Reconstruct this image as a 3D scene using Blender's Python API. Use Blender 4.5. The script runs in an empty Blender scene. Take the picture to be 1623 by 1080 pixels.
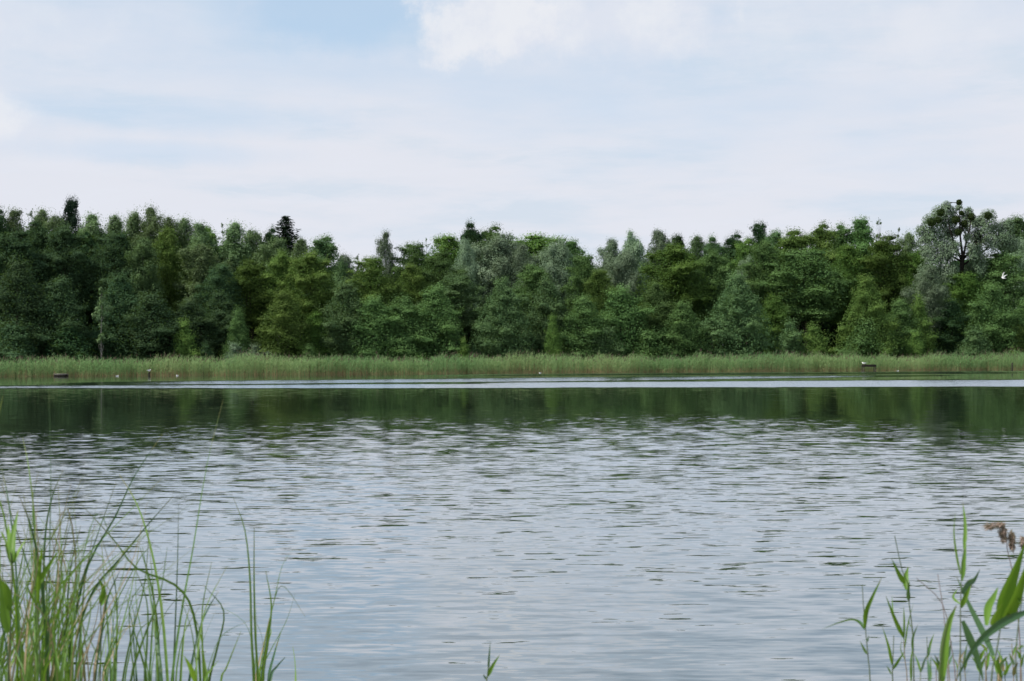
import bpy, math, random
import numpy as np
from mathutils import Vector, Matrix, Euler

# ------------------------------------------------------------------ camera, sky, sun
SC = bpy.context.scene
COL = SC.collection
W0, H0, FPX, CAMH = 1623.0, 1080.0, 2300.0, 2.15     # photograph size, focal length in its pixels, eye height
PITCH = math.atan(22.0 / FPX)
ROLL = math.radians(-0.20)
cam_d = bpy.data.cameras.new('camera')
cam = bpy.data.objects.new('camera', cam_d)
COL.objects.link(cam)
cam_d.sensor_width = 36.0
cam_d.lens = FPX / W0 * 36.0
cam_d.clip_start = 0.1
cam_d.clip_end = 20000
cam.location = (0, 0, CAMH)
CAM_R = Matrix.Rotation(math.pi / 2 + PITCH, 3, 'X') @ Matrix.Rotation(ROLL, 3, 'Z')
cam.rotation_euler = CAM_R.to_euler()
cam_d.dof.use_dof = True
cam_d.dof.focus_distance = 130.0
cam_d.dof.aperture_fstop = 13.0
SC.camera = cam

SUN_EL = math.radians(54)
SUN_AZ = math.atan2(-0.86, -0.24)           # azimuth (x, y) of the direction towards the sun: left, a little behind the viewer
sun_dir = Vector((math.sin(SUN_AZ) * math.cos(SUN_EL), math.cos(SUN_AZ) * math.cos(SUN_EL), math.sin(SUN_EL)))
sun_d = bpy.data.lights.new('sun', 'SUN')
sun_d.energy = 4.9
sun_d.angle = math.radians(0.8)
sun_d.color = (1.0, 0.95, 0.86)
sun = bpy.data.objects.new('sun', sun_d)
COL.objects.link(sun)
sun.location = (-60, -30, 90)
sun.rotation_euler = (-sun_dir).to_track_quat('-Z', 'Y').to_euler()

SC.view_settings.view_transform = 'Standard'
SC.view_settings.look = 'None'
SC.view_settings.exposure = 0.0
SC.view_settings.gamma = 1.0
SC.render.film_transparent = False
SC.cycles.max_bounces = 8
SC.cycles.diffuse_bounces = 3
SC.cycles.glossy_bounces = 3
SC.cycles.transmission_bounces = 4
SC.cycles.sample_clamp_indirect = 6.0
SC.cycles.use_denoising = True
SC.cycles.denoiser = 'OPENIMAGEDENOISE'
SC.cycles.pixel_filter_type = 'BLACKMAN_HARRIS'
SC.cycles.filter_width = 1.6          # the lens of the photograph is a little soft


class NT:
    """small helper round a node tree"""
    def __init__(self, tree):
        self.t = tree
        self.l = tree.links

    def n(self, typ, **kw):
        nd = self.t.nodes.new(typ)
        for k, v in kw.items():
            setattr(nd, k, v)
        return nd

    def put(self, sock, v):
        if isinstance(v, bpy.types.NodeSocket):
            self.l.new(v, sock)
        elif v is not None:
            sock.default_value = v

    def m(self, op, a, b=None, c=None, clamp=False):
        nd = self.n('ShaderNodeMath', operation=op)
        nd.use_clamp = clamp
        for i, v in enumerate((a, b, c)):
            if v is not None:
                self.put(nd.inputs[i], v)
        return nd.outputs[0]

    def vm(self, op, a, b=None):
        nd = self.n('ShaderNodeVectorMath', operation=op)
        self.put(nd.inputs[0], a)
        if b is not None:
            self.put(nd.inputs[1], b)
        return nd.outputs[0]

    def mix(self, f, a, b):
        nd = self.n('ShaderNodeMix', data_type='RGBA')
        self.put(nd.inputs[0], f)
        self.put(nd.inputs[6], a if isinstance(a, bpy.types.NodeSocket) else (*a, 1))
        self.put(nd.inputs[7], b if isinstance(b, bpy.types.NodeSocket) else (*b, 1))
        return nd.outputs[2]

    def noise(self, vec, scale, detail=2.0, rough=0.5, dim='3D', out=0):
        nd = self.n('ShaderNodeTexNoise', noise_dimensions=dim)
        self.put(nd.inputs['Vector'], vec)
        nd.inputs['Scale'].default_value = scale
        nd.inputs['Detail'].default_value = detail
        nd.inputs['Roughness'].default_value = rough
        return nd.outputs[out]

    def ss(self, v, lo, hi, a=0.0, b=1.0):
        nd = self.n('ShaderNodeMapRange', interpolation_type='SMOOTHSTEP')
        self.put(nd.inputs[0], v)
        nd.inputs[1].default_value = lo
        nd.inputs[2].default_value = hi
        nd.inputs[3].default_value = a
        nd.inputs[4].default_value = b
        return nd.outputs[0]


def build_sky():
    w = bpy.data.worlds.new('World')
    SC.world = w
    w.use_nodes = True
    w.node_tree.nodes.clear()
    t = NT(w.node_tree)
    out = t.n('ShaderNodeOutputWorld')
    bg = t.n('ShaderNodeBackground')
    t.l.new(bg.outputs[0], out.inputs[0])
    bg.inputs[1].default_value = 0.11
    sky = t.n('ShaderNodeTexSky', sky_type='NISHITA')
    sky.sun_disc = False
    sky.sun_elevation = SUN_EL
    sky.sun_rotation = SUN_AZ
    sky.air_density = 1.0
    sky.dust_density = 1.6
    sky.ozone_density = 1.2
    tc = t.n('ShaderNodeTexCoord')
    d = tc.outputs['Generated']
    sp = t.n('ShaderNodeSeparateXYZ')
    t.l.new(d, sp.inputs[0])
    x, y, z = sp.outputs
    zz = t.m('ADD', t.m('MAXIMUM', z, 0.0), 0.085)
    cb = t.n('ShaderNodeCombineXYZ')
    t.put(cb.inputs[0], t.m('DIVIDE', x, zz))
    t.put(cb.inputs[1], t.m('DIVIDE', y, zz))
    cb.inputs[2].default_value = 3.7
    plane = cb.outputs[0]
    # high veil: large soft sheets
    veil = t.noise(plane, 0.34, 5.0, 0.55)
    warp = t.noise(plane, 0.9, 3.0, 0.5, out=1)
    plane2 = t.vm('ADD', plane, t.vm('SCALE', t.vm('SUBTRACT', warp, (0.5, 0.5, 0.5))))
    plane2.node.inputs[1].default_value = (0, 0, 0)
    fine = t.noise(plane, 1.5, 6.0, 0.6)
    low = t.ss(z, 0.0, 0.16, 0.30, 0.0)                       # more air and more cloud towards the horizon
    v = t.m('ADD', t.m('ADD', t.m('MULTIPLY', veil, 0.75), t.m('MULTIPLY', fine, 0.25)), low)
    veil_m = t.ss(v, 0.34, 0.62, 0.30, 0.97)
    # single clouds and the one clear gap, each at its own bearing (azimuth, elevation in radians) with ragged edges
    az = t.m('ARCTAN2', x, y)
    el = t.m('ARCSINE', z)
    rag = t.noise(d, 34.0, 8.0, 0.66, out=1)
    sr = t.n('ShaderNodeSeparateXYZ')
    t.l.new(rag, sr.inputs[0])
    rag2 = t.noise(d, 13.0, 5.0, 0.6)

    def blob(px, py, hw, hh, edge0, edge1, wob):
        a0 = (px - 811.5) / FPX
        e0 = (562.0 - py) / FPX
        dx = t.m('DIVIDE', t.m('SUBTRACT', az, a0), hw / FPX)
        dy = t.m('DIVIDE', t.m('SUBTRACT', el, e0), hh / FPX)
        r = t.m('SQRT', t.m('ADD', t.m('MULTIPLY', dx, dx), t.m('MULTIPLY', dy, dy)))
        r = t.m('ADD', r, t.m('MULTIPLY', t.m('SUBTRACT', sr.outputs[0], 0.5), wob))
        r = t.m('ADD', r, t.m('MULTIPLY', t.m('SUBTRACT', rag2, 0.5), wob * 1.2))
        return t.ss(r, edge0, edge1, 1.0, 0.0)

    gap = t.m('MAXIMUM', blob(545, 35, 225, 66, 0.30, 1.25, 0.8), t.m('MULTIPLY', blob(330, 195, 300, 34, 0.2, 1.3, 0.8), 0.45))
    gap = t.m('MAXIMUM', gap, t.m('MULTIPLY', blob(230, 250, 230, 22, 0.2, 1.3, 0.8), 0.45))
    veil_m = t.m('MULTIPLY', veil_m, t.m('SUBTRACT', 1.0, t.m('MULTIPLY', gap, 0.85)))
    cum = t.m('MAXIMUM', blob(790, 45, 150, 60, 0.55, 1.1, 1.5), t.m('MULTIPLY', blob(22, 205, 62, 36, 0.2, 1.2, 1.6), 0.8))
    cum = t.m('MAXIMUM', cum, t.m('MULTIPLY', blob(960, 40, 260, 80, 0.3, 1.25, 1.5), 0.85))
    cum = t.m('MAXIMUM', cum, t.m('MULTIPLY', blob(1300, 60, 330, 75, 0.1, 1.3, 1.4), 0.40))
    cum = t.m('MAXIMUM', cum, t.m('MULTIPLY', blob(110, 60, 250, 95, 0.1, 1.3, 1.2), 0.40))
    # grey undersides: broad flat darker sheets inside the cloud
    stre = t.n('ShaderNodeCombineXYZ')
    t.put(stre.inputs[0], t.m('MULTIPLY', az, 5.0))
    t.put(stre.inputs[1], t.m('MULTIPLY', el, 26.0))
    stre.inputs[2].default_value = 1.3
    shade = t.noise(stre.outputs[0], 1.25, 5.0, 0.55)
    shade_m = t.ss(shade, 0.46, 0.66, 0.0, 1.0)
    wv = t.vm('ADD', stre.outputs[0], t.vm('MULTIPLY', t.vm('SUBTRACT', t.noise(stre.outputs[0], 1.7, 4.0, 0.6, out=1), (0.5, 0.5, 0.5)), (0.9, 0.9, 0)))
    wisps = t.ss(t.noise(wv, 3.2, 7.0, 0.62), 0.44, 0.68)
    cloud_c = t.mix(shade_m, (7.05, 7.22, 7.88), (6.15, 6.80, 7.68))
    cloud_c = t.mix(t.m('MULTIPLY', wisps, 0.55), cloud_c, (7.15, 7.35, 8.05))
    base = t.mix(t.m('ADD', t.ss(z, 0.05, 0.6, 0.92, 0.35), 0.0), sky.outputs[0], (4.75, 6.45, 8.35))
    c = t.mix(veil_m, base, cloud_c)
    c = t.mix(t.m('MULTIPLY', cum, 0.85), c, t.mix(t.ss(t.m('ADD', t.m('MULTIPLY', sr.outputs[1], 0.5), t.m('MULTIPLY', rag2, 0.5)), 0.42, 0.6), (7.75, 7.85, 8.2), (6.95, 7.2, 7.95)))
    t.l.new(c, bg.inputs[0])


build_sky()


# ------------------------------------------------------------------ helpers
def P(px, py, D):
    """point of the place that the photograph shows at pixel (px, py), at the distance y = D"""
    v = CAM_R @ Vector(((px - W0 / 2) / FPX, (H0 / 2 - py) / FPX, -1.0))
    k = D / v.y
    return Vector((v.x * k, D, CAMH + v.z * k))


def shore(x):
    return 162.4 + 0.235 * x + 0.9 * np.sin(x * 0.11) + 0.5 * np.sin(x * 0.37 + 1.0)


def ground_z(x, y):
    s = y - shore(x)
    far = np.interp(s, [-30, -6, 0, 4, 9, 30, 80, 400], [-2.2, -0.7, -0.25, 0.05, 0.35, 0.9, 1.5, 2.0])
    near = np.interp(y, [-50, 1.0, 3.2, 5.0, 7.5, 14], [0.9, 0.5, 0.28, -0.05, -0.5, -2.2])
    return np.maximum(far, near)


def tag(o, label=None, cat=None, group=None, kind=None):
    if label: o['label'] = label
    if cat: o['category'] = cat
    if group: o['group'] = group
    if kind: o['kind'] = kind
    return o


def empty(name, loc):
    o = bpy.data.objects.new(name, None)
    o.empty_display_size = 0.3
    o.location = loc
    COL.objects.link(o)
    return o


def mesh_np(name, V, F, attrs=None, smooth=False):
    """V (n,3), F (m,k) all faces of one size"""
    V = np.asarray(V, np.float32)
    F = np.asarray(F, np.int32)
    me = bpy.data.meshes.new(name)
    me.vertices.add(len(V))
    me.vertices.foreach_set('co', V.ravel())
    k = F.shape[1]
    me.loops.add(F.size)
    me.loops.foreach_set('vertex_index', F.ravel())
    me.polygons.add(len(F))
    me.polygons.foreach_set('loop_start', np.arange(0, F.size, k, dtype=np.int32))
    if smooth:
        me.polygons.foreach_set('use_smooth', np.ones(len(F), bool))
    for an, av in (attrs or {}).items():
        a = me.attributes.new(an, 'FLOAT', 'POINT')
        a.data.foreach_set('value', np.asarray(av, np.float32).ravel())
    me.update(calc_edges=True)
    return me


def obj(name, me, mat, parent=None, loc=(0, 0, 0)):
    o = bpy.data.objects.new(name, me)
    COL.objects.link(o)
    if mat is not None and len(me.materials) == 0:
        me.materials.append(mat)
    o.parent = parent
    o.location = loc
    return o


def nrm(a):
    return a / np.maximum(np.linalg.norm(a, axis=-1, keepdims=True), 1e-9)


def new_mat(name):
    m = bpy.data.materials.new(name)
    m.use_nodes = True
    m.node_tree.nodes.clear()
    t = NT(m.node_tree)
    out = t.n('ShaderNodeOutputMaterial')
    return m, t, out


def principled(t, out, color, rough=0.6, spec=0.3, normal=None):
    b = t.n('ShaderNodeBsdfPrincipled')
    t.put(b.inputs['Base Color'], color if isinstance(color, bpy.types.NodeSocket) else (*color, 1))
    t.put(b.inputs['Roughness'], rough)
    b.inputs['Specular IOR Level'].default_value = spec
    if normal is not None:
        t.l.new(normal, b.inputs['Normal'])
    t.l.new(b.outputs[0], out.inputs[0])
    return b


def leaf_mat(name, c0, c1, trans=0.30, rough=0.7, spec=0.10, vary=0.27):
    """two leaf colours mixed by the leaf's own tint, with a small change from plant to plant"""
    m, t, out = new_mat(name)
    at = t.n('ShaderNodeAttribute', attribute_name='tint')
    c = t.mix(at.outputs['Fac'], c0, c1)
    oi = t.n('ShaderNodeObjectInfo')
    hs = t.n('ShaderNodeHueSaturation')
    t.put(hs.inputs['Hue'], t.m('ADD', 0.5, t.m('MULTIPLY', t.m('SUBTRACT', oi.outputs['Random'], 0.5), 0.022)))
    t.put(hs.inputs['Value'], t.m('ADD', 1.0, t.m('MULTIPLY', t.m('SUBTRACT', oi.outputs['Random'], 0.5), vary * 2)))
    t.l.new(c, hs.inputs['Color'])
    b = t.n('ShaderNodeBsdfPrincipled')
    t.l.new(hs.outputs[0], b.inputs['Base Color'])
    b.inputs['Roughness'].default_value = rough
    b.inputs['Specular IOR Level'].default_value = spec
    tr = t.n('ShaderNodeBsdfTranslucent')
    t.l.new(t.mix(0.5, hs.outputs[0], (0.12, 0.20, 0.02)), tr.inputs[0])
    mx = t.n('ShaderNodeMixShader')
    mx.inputs[0].default_value = trans
    t.l.new(b.outputs[0], mx.inputs[1])
    t.l.new(tr.outputs[0], mx.inputs[2])
    t.l.new(mx.outputs[0], out.inputs[0])
    return m


def bark_mat(name, c0, c1, scale=(6, 6, 1.5)):
    m, t, out = new_mat(name)
    tc = t.n('ShaderNodeTexCoord')
    v = t.vm('MULTIPLY', tc.outputs['Object'], scale)
    n = t.noise(v, 1.5, 5, 0.6)
    c = t.mix(t.ss(n, 0.35, 0.65), c0, c1)
    bp = t.n('ShaderNodeBump')
    bp.inputs['Strength'].default_value = 0.6
    bp.inputs['Distance'].default_value = 0.03
    t.l.new(n, bp.inputs['Height'])
    principled(t, out, c, 0.85, 0.15, bp.outputs[0])
    return m


M = {
    'alder': leaf_mat('alder_leaves', (0.069, 0.139, 0.046), (0.150, 0.259, 0.082)),
    'alder_blue': leaf_mat('alder_blue_leaves', (0.067, 0.131, 0.054), (0.145, 0.234, 0.093)),
    'alder_deep': leaf_mat('deep_alder_leaves', (0.036, 0.078, 0.037), (0.079, 0.136, 0.057)),  # alder colours made darker, for the trees at the left
    'fresh': leaf_mat('fresh_leaves', (0.078, 0.151, 0.037), (0.176, 0.280, 0.065)),
    'birch': leaf_mat('birch_leaves', (0.092, 0.154, 0.068), (0.195, 0.280, 0.126)),
    'lime': leaf_mat('lime_leaves', (0.068, 0.136, 0.030), (0.187, 0.278, 0.065)),
    'oak': leaf_mat('oak_leaves', (0.052, 0.111, 0.025), (0.135, 0.221, 0.046)),
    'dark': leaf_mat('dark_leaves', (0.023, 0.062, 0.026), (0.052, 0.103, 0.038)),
    'willow': leaf_mat('willow_leaves', (0.168, 0.256, 0.156), (0.297, 0.402, 0.256), trans=0.2),
    'willow_green': leaf_mat('willow_green_leaves', (0.114, 0.176, 0.099), (0.208, 0.272, 0.179), trans=0.2),
    'needle': leaf_mat('spruce_needles', (0.010, 0.026, 0.016), (0.022, 0.046, 0.024), trans=0.05),
    'mistletoe': leaf_mat('mistletoe_leaves', (0.020, 0.036, 0.010), (0.040, 0.058, 0.016)),
    'wood': leaf_mat('shadowed_woodland_leaves', (0.016, 0.040, 0.014), (0.032, 0.064, 0.022)),  # shade between the trees is put into these very dark leaf colours
    'bark': bark_mat('bark', (0.035, 0.028, 0.022), (0.085, 0.070, 0.055)),
    'bark_birch': bark_mat('birch_bark', (0.06, 0.055, 0.05), (0.42, 0.40, 0.37), (2, 2, 6)),
    'bark_red': bark_mat('reddish_bark', (0.04, 0.026, 0.020), (0.10, 0.060, 0.045)),
    'old_wood': bark_mat('weathered_wood', (0.035, 0.030, 0.026), (0.12, 0.105, 0.090), (8, 8, 3)),
    'dark_wood': bark_mat('dark_brown_wood', (0.014, 0.012, 0.010), (0.04, 0.034, 0.028), (8, 8, 3)),  # plain darker wood tone for stages, posts and willow limbs
    'pale_wood': bark_mat('bleached_wood', (0.20, 0.18, 0.16), (0.42, 0.39, 0.36), (8, 3, 8)),
}


# ------------------------------------------------------------------ ground and water
def build_ground():
    xs = np.unique(np.concatenate([np.linspace(-90, 90, 91), np.array([-6000, -3000, -1200, -600, -300, -200, -150, -120]),
                                   np.array([120, 150, 200, 300, 600, 1200, 3000, 6000])]))
    ys = np.unique(np.concatenate([np.linspace(-12, 16, 43), np.linspace(20, 120, 11), np.linspace(125, 260, 136),
                                   np.array([-3000, -800, -200, -60, -30, 300, 400, 600, 1000, 2000, 4000, 9000])]))
    X, Y = np.meshgrid(xs, ys)
    Z = ground_z(X, Y)
    Z = np.where(np.abs(X) > 400, np.maximum(Z, 0.6), Z)
    rng = np.random.default_rng(5)
    Z = Z + rng.normal(0, 0.03, Z.shape)
    V = np.stack([X, Y, Z], -1).reshape(-1, 3)
    nx, ny = len(xs), len(ys)
    i = (np.arange(ny - 1)[:, None] * nx + np.arange(nx - 1)[None, :]).ravel()
    F = np.stack([i, i + 1, i + 1 + nx, i + nx], -1)
    m, t, out = new_mat('forest_soil')
    g = t.n('ShaderNodeNewGeometry')
    n = t.noise(g.outputs['Position'], 0.8, 6, 0.6)
    n2 = t.noise(g.outputs['Position'], 9.0, 4, 0.6)
    c = t.mix(t.ss(n, 0.4, 0.62), (0.045, 0.038, 0.024), (0.040, 0.065, 0.022))
    c = t.mix(t.ss(n2, 0.45, 0.7, 0.0, 0.5), c, (0.085, 0.070, 0.045))
    principled(t, out, c, 0.9, 0.1)
    o = obj('ground', mesh_np('ground', V, F, smooth=True), m)
    tag(o, 'earth of the lake bed and both banks', kind='structure')


# wind streaks on the far water: (x, top y, bottom y) pairs in photograph pixels, turned into world-space strips
STREAKS = [
    ((0, 612.0, 616.0), (820, 608.0, 615.0), 0.85, (-999, 999)),
    ((820, 606.5, 615.0), (1623, 602.0, 612.5), 1.0, (-999, 999)),
    ((200, 605.5, 610.5), (1010, 597.0, 603.5), 0.95, (180, 1020)),
    ((980, 597.5, 603.5), (1420, 595.0, 597.5), 0.95, (960, 1440)),
    ((760, 593.5, 596.5), (1580, 588.5, 592.5), 0.8, (740, 1600)),
]


def build_water():
    xs = np.concatenate([np.linspace(-420, -80, 18)[:-1], np.linspace(-80, 85, 331), np.linspace(85, 420, 18)[1:]])
    ys = np.concatenate([np.linspace(3.0, 60, 96)[:-1], np.linspace(60, 90, 61)[:-1], np.linspace(90, 150, 301)[:-1], np.linspace(150, 300, 121)])
    X, Y = np.meshgrid(xs, ys)
    rng = np.random.default_rng(11)

    def wob(scale_x, scale_y, seed):
        r = np.random.default_rng(seed)
        s = np.zeros_like(X)
        for k in range(14):
            a = r.normal(0, 1, 2)
            s += np.sin(X * a[0] / scale_x + Y * a[1] / scale_y + r.uniform(0, 6.28)) / (1 + 0.25 * k)
        return s / 3.0

    amp = np.full_like(X, 0.0)
    # open water near the viewer: ripples that die out between 42 and 58 m; sheltered, calmer belt along the near reeds
    pxw = X / np.maximum(Y, 1) * FPX + W0 / 2
    edge = np.interp(pxw, [-100, 250, 550, 1150, 1500, 1750], [38, 45, 52, 50, 43, 40]) + 5.0 * wob(5.0, 9.0, 3) + 3.0 * wob(1.6, 3.0, 4)
    near = 1.0 / (1.0 + np.exp(np.clip((Y - edge) / 4.6, -60, 60)))
    near *= np.interp(Y, [3, 9, 14, 22, 34, 60], [1.5, 2.0, 1.95, 1.55, 1.05, 1.0])
    near *= 1.0 + 0.22 * wob(3.0, 6.0, 6)
    calm = 0.22 + 0.04 * wob(9, 14, 8)
    amp = np.maximum(calm, near)
    streak = np.zeros_like(X)
    swell = amp * np.interp(Y, [3, 9, 15, 24, 34, 60, 70], [0.05, 0.06, 0.12, 0.33, 0.90, 1.0, 1.0])
    for (xa, ta, ba), (xb, tb, bb), gain, (c0, c1) in STREAKS:
        def wpt(px, py):
            v = CAM_R @ Vector(((px - W0 / 2) / FPX, (H0 / 2 - py) / FPX, -1.0))
            k = -CAMH / v.z
            return v.x * k, v.y * k
        (xt0, yt0), (xt1, yt1) = wpt(xa, ta), wpt(xb, tb)
        (xb0, yb0), (xb1, yb1) = wpt(xa, ba), wpt(xb, bb)
        far = yt0 + (X - xt0) * (yt1 - yt0) / (xt1 - xt0) + 1.1 * wob(5, 5, 21) + 0.5 * wob(1.2, 2, 25)
        nea = yb0 + (X - xb0) * (yb1 - yb0) / (xb1 - xb0) + 0.8 * wob(4, 5, 22) + 0.4 * wob(1.2, 2, 26)
        m = 1 / (1 + np.exp(-np.clip((far - Y) / 0.7, -60, 60))) * 1 / (1 + np.exp(-np.clip((Y - nea) / 0.6, -60, 60)))
        px = (X / np.maximum(Y, 1)) * FPX + W0 / 2
        if (xa, xb) == (0, 820):
            m *= 1 / (1 + np.exp(np.clip((px - 870) / 12, -60, 60)))
        elif (xa, xb) == (820, 1623):
            m *= 1 / (1 + np.exp(np.clip(-(px - 760) / 12, -60, 60)))
        else:
            m *= 1 / (1 + np.exp(-(px - c0) / 40)) / (1 + np.exp((px - c1) / 40))
        amp = np.maximum(amp, m * gain)
        streak = np.maximum(streak, m * gain)
    V = np.stack([X, Y, np.zeros_like(X)], -1).reshape(-1, 3)
    nx, ny = len(xs), len(ys)
    i = (np.arange(ny - 1)[:, None] * nx + np.arange(nx - 1)[None, :]).ravel()
    F = np.stack([i, i + 1, i + 1 + nx, i + nx], -1)
    me = mesh_np('lake_water', V, F, {'ripple': amp.ravel(), 'streak': streak.ravel(), 'swell': swell.ravel()}, smooth=True)

    m, t, out = new_mat('lake_water')
    g = t.n('ShaderNodeNewGeometry')
    pos = g.outputs['Position']
    at = t.n('ShaderNodeAttribute', attribute_name='ripple')
    amp_s = at.outputs['Fac']

    def slope(scale, seedv, detail, rough=0.5):
        v = t.vm('ADD', t.vm('MULTIPLY', pos, scale), seedv)
        c = t.noise(v, 1.0, detail, rough, out=1)
        return t.vm('SUBTRACT', c, (0.5, 0.5, 0.5))

    def scaled(v, k):
        sc = t.n('ShaderNodeVectorMath', operation='SCALE')
        t.l.new(v, sc.inputs[0])
        t.put(sc.inputs['Scale'], k)
        return sc.outputs[0]

    a_sw = t.n('ShaderNodeAttribute', attribute_name='swell').outputs['Fac']
    a_st = t.n('ShaderNodeAttribute', attribute_name='streak').outputs['Fac']
    s1 = t.vm('MULTIPLY', slope((1.7, 1.3, 1), (3.1, 7.7, 0), 2.0), (0.08, 0.125, 0))           # short waves, under a metre
    s2 = t.vm('MULTIPLY', slope((1.6, 6.2, 1), (13.1, 1.7, 5), 2.5), (0.05, 0.165, 0))          # ripples
    s3 = t.vm('MULTIPLY', slope((4.2, 17.0, 1), (23.1, 9.7, 9), 2.0), (0.04, 0.125, 0))         # fine wrinkles
    s5 = t.vm('MULTIPLY', slope((5.0, 9.0, 1), (3.1, 29.7, 4), 2.0), (0.16, 0.22, 0))           # steep wavelets raised by a gust
    s = scaled(t.vm('ADD', t.vm('ADD', s2, s3), (0, -0.015, 0)), amp_s)
    s = t.vm('ADD', s, scaled(t.vm('ADD', s1, (0, -0.003, 0)), a_sw))
    s = t.vm('ADD', s, scaled(t.vm('ADD', s5, (0, -0.112, 0)), a_st))                           # leeward faces look at the near bank
    nv = t.n('ShaderNodeVectorMath', operation='NORMALIZE')
    t.l.new(t.vm('ADD', s, (0, 0, 1)), nv.inputs[0])
    df = t.n('ShaderNodeBsdfDiffuse')
    df.inputs[0].default_value = (0.030, 0.044, 0.030, 1)
    gl = t.n('ShaderNodeBsdfGlossy')
    gl.inputs['Color'].default_value = (0.96, 0.98, 1.0, 1)
    gl.inputs['Roughness'].default_value = 0.02
    t.l.new(nv.outputs[0], gl.inputs['Normal'])
    fr = t.n('ShaderNodeFresnel')
    fr.inputs[0].default_value = 1.333
    t.l.new(nv.outputs[0], fr.inputs['Normal'])
    mx = t.n('ShaderNodeMixShader')
    t.put(mx.inputs[0], t.m('POWER', fr.outputs[0], 0.42))
    t.l.new(df.outputs[0], mx.inputs[1])
    t.l.new(gl.outputs[0], mx.inputs[2])
    t.l.new(mx.outputs[0], out.inputs[0])
    o = obj('lake_water', me, m)
    tag(o, 'grey green lake water with ripples and wind streaks', kind='structure')


build_ground()
build_water()


# ------------------------------------------------------------------ tree prototypes
def rhombs(C, N, T, L, Wd):
    N = nrm(N)
    T = nrm(T - N * np.sum(T * N, -1, keepdims=True))
    B = np.cross(N, T)
    L = np.asarray(L)[:, None]
    Wd = np.asarray(Wd)[:, None]
    a = C - T * L * 0.5
    b = C + B * Wd * 0.5 + T * L * 0.08 + N * Wd * 0.12
    c = C + T * L * 0.5
    d = C - B * Wd * 0.5 + T * L * 0.08 + N * Wd * 0.12
    V = np.stack([a, b, c, d], 1).reshape(-1, 3)
    F = np.arange(len(V)).reshape(-1, 4)
    return V, F


def tube(pts, rads, seg=7):
    pts = np.asarray(pts, float)
    V, F = [], []
    for i, (p, r) in enumerate(zip(pts, rads)):
        d = nrm(pts[min(i + 1, len(pts) - 1)] - pts[max(i - 1, 0)])
        u = nrm(np.cross(d, (0.31, 0.95, 0.05)))
        w = np.cross(d, u)
        for k in range(seg):
            a = 2 * math.pi * k / seg
            V.append(p + (u * math.cos(a) + w * math.sin(a)) * r)
    for i in range(len(pts) - 1):
        for k in range(seg):
            k2 = (k + 1) % seg
            F.append((i * seg + k, i * seg + k2, (i + 1) * seg + k2, (i + 1) * seg + k))
    return np.array(V), np.array(F)


def join(parts):
    V, F, n = [], [], 0
    for v, f in parts:
        V.append(v)
        F.append(np.asarray(f) + n)
        n += len(v)
    return np.concatenate(V), np.concatenate(F)


def prof_dome(t):
    return np.sin(np.pi * np.clip(0.10 + 0.86 * t, 0, 1) ** 0.85) ** 0.72


def prof_egg(t):
    return np.sin(np.pi * np.clip(0.07 + 0.91 * t, 0, 1) ** 0.72) ** 0.75


def prof_cone(t):
    return np.interp(t, [0, 0.08, 0.25, 0.5, 0.75, 1.0], [0.70, 0.92, 1.0, 0.80, 0.48, 0.06])


def prof_column(t):
    return np.interp(t, [0, 0.15, 0.4, 0.7, 0.9, 1.0], [0.70, 0.95, 1.0, 0.84, 0.52, 0.12])


def clump_points(rng, H, R, z0, prof, ncl, crad, lobes=0.18):
    """leaf clumps strung along boughs that leave the trunk all round, long and short, with gaps between them"""
    C, S = [], []
    ph = rng.uniform(0, 6.28, 4)
    nb = max(ncl // 5, 6)
    for b in range(nb):
        t = np.clip((b + rng.uniform(-0.4, 1.4)) / nb, 0.02, 0.97)
        r = prof(t)
        a = b * 2.399963 + rng.normal(0, 0.35)
        lf = rng.uniform(0.64, 1.14) * (1 + lobes * math.sin(2 * a + ph[0] + 4 * t))
        rise = rng.uniform(-0.10, 0.30) + 0.25 * t
        for k in range(5):
            q = 0.30 + 0.70 * (k + rng.uniform(0, 0.8)) / 4.6
            s = crad * R * rng.uniform(0.62, 1.22) * (0.50 + 0.50 * r) * (1.12 - 0.42 * q)
            rad = max(R * r * lf * q - s * 0.45, 0)
            aa = a + rng.normal(0, 0.22) * (1.3 - q)
            C.append((rad * math.cos(aa), rad * math.sin(aa), z0 + t * (H - z0) + rise * rad * 0.6 - s * 0.35 + rng.normal(0, 0.12) * s))
            S.append(s)
    C, S = np.array(C), np.array(S)
    top = C[:, 2] + S * 0.7
    over = top > H
    C[over, 2] -= (top - H)[over]
    for k in range(3):                                        # the leader
        C = np.vstack([C, [rng.normal(0, 0.07) * R, rng.normal(0, 0.07) * R, H - (0.3 + 1.0 * k) * crad * R * 0.7]])
        S = np.append(S, crad * R * (0.26 + 0.20 * k))
    return C, S


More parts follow.
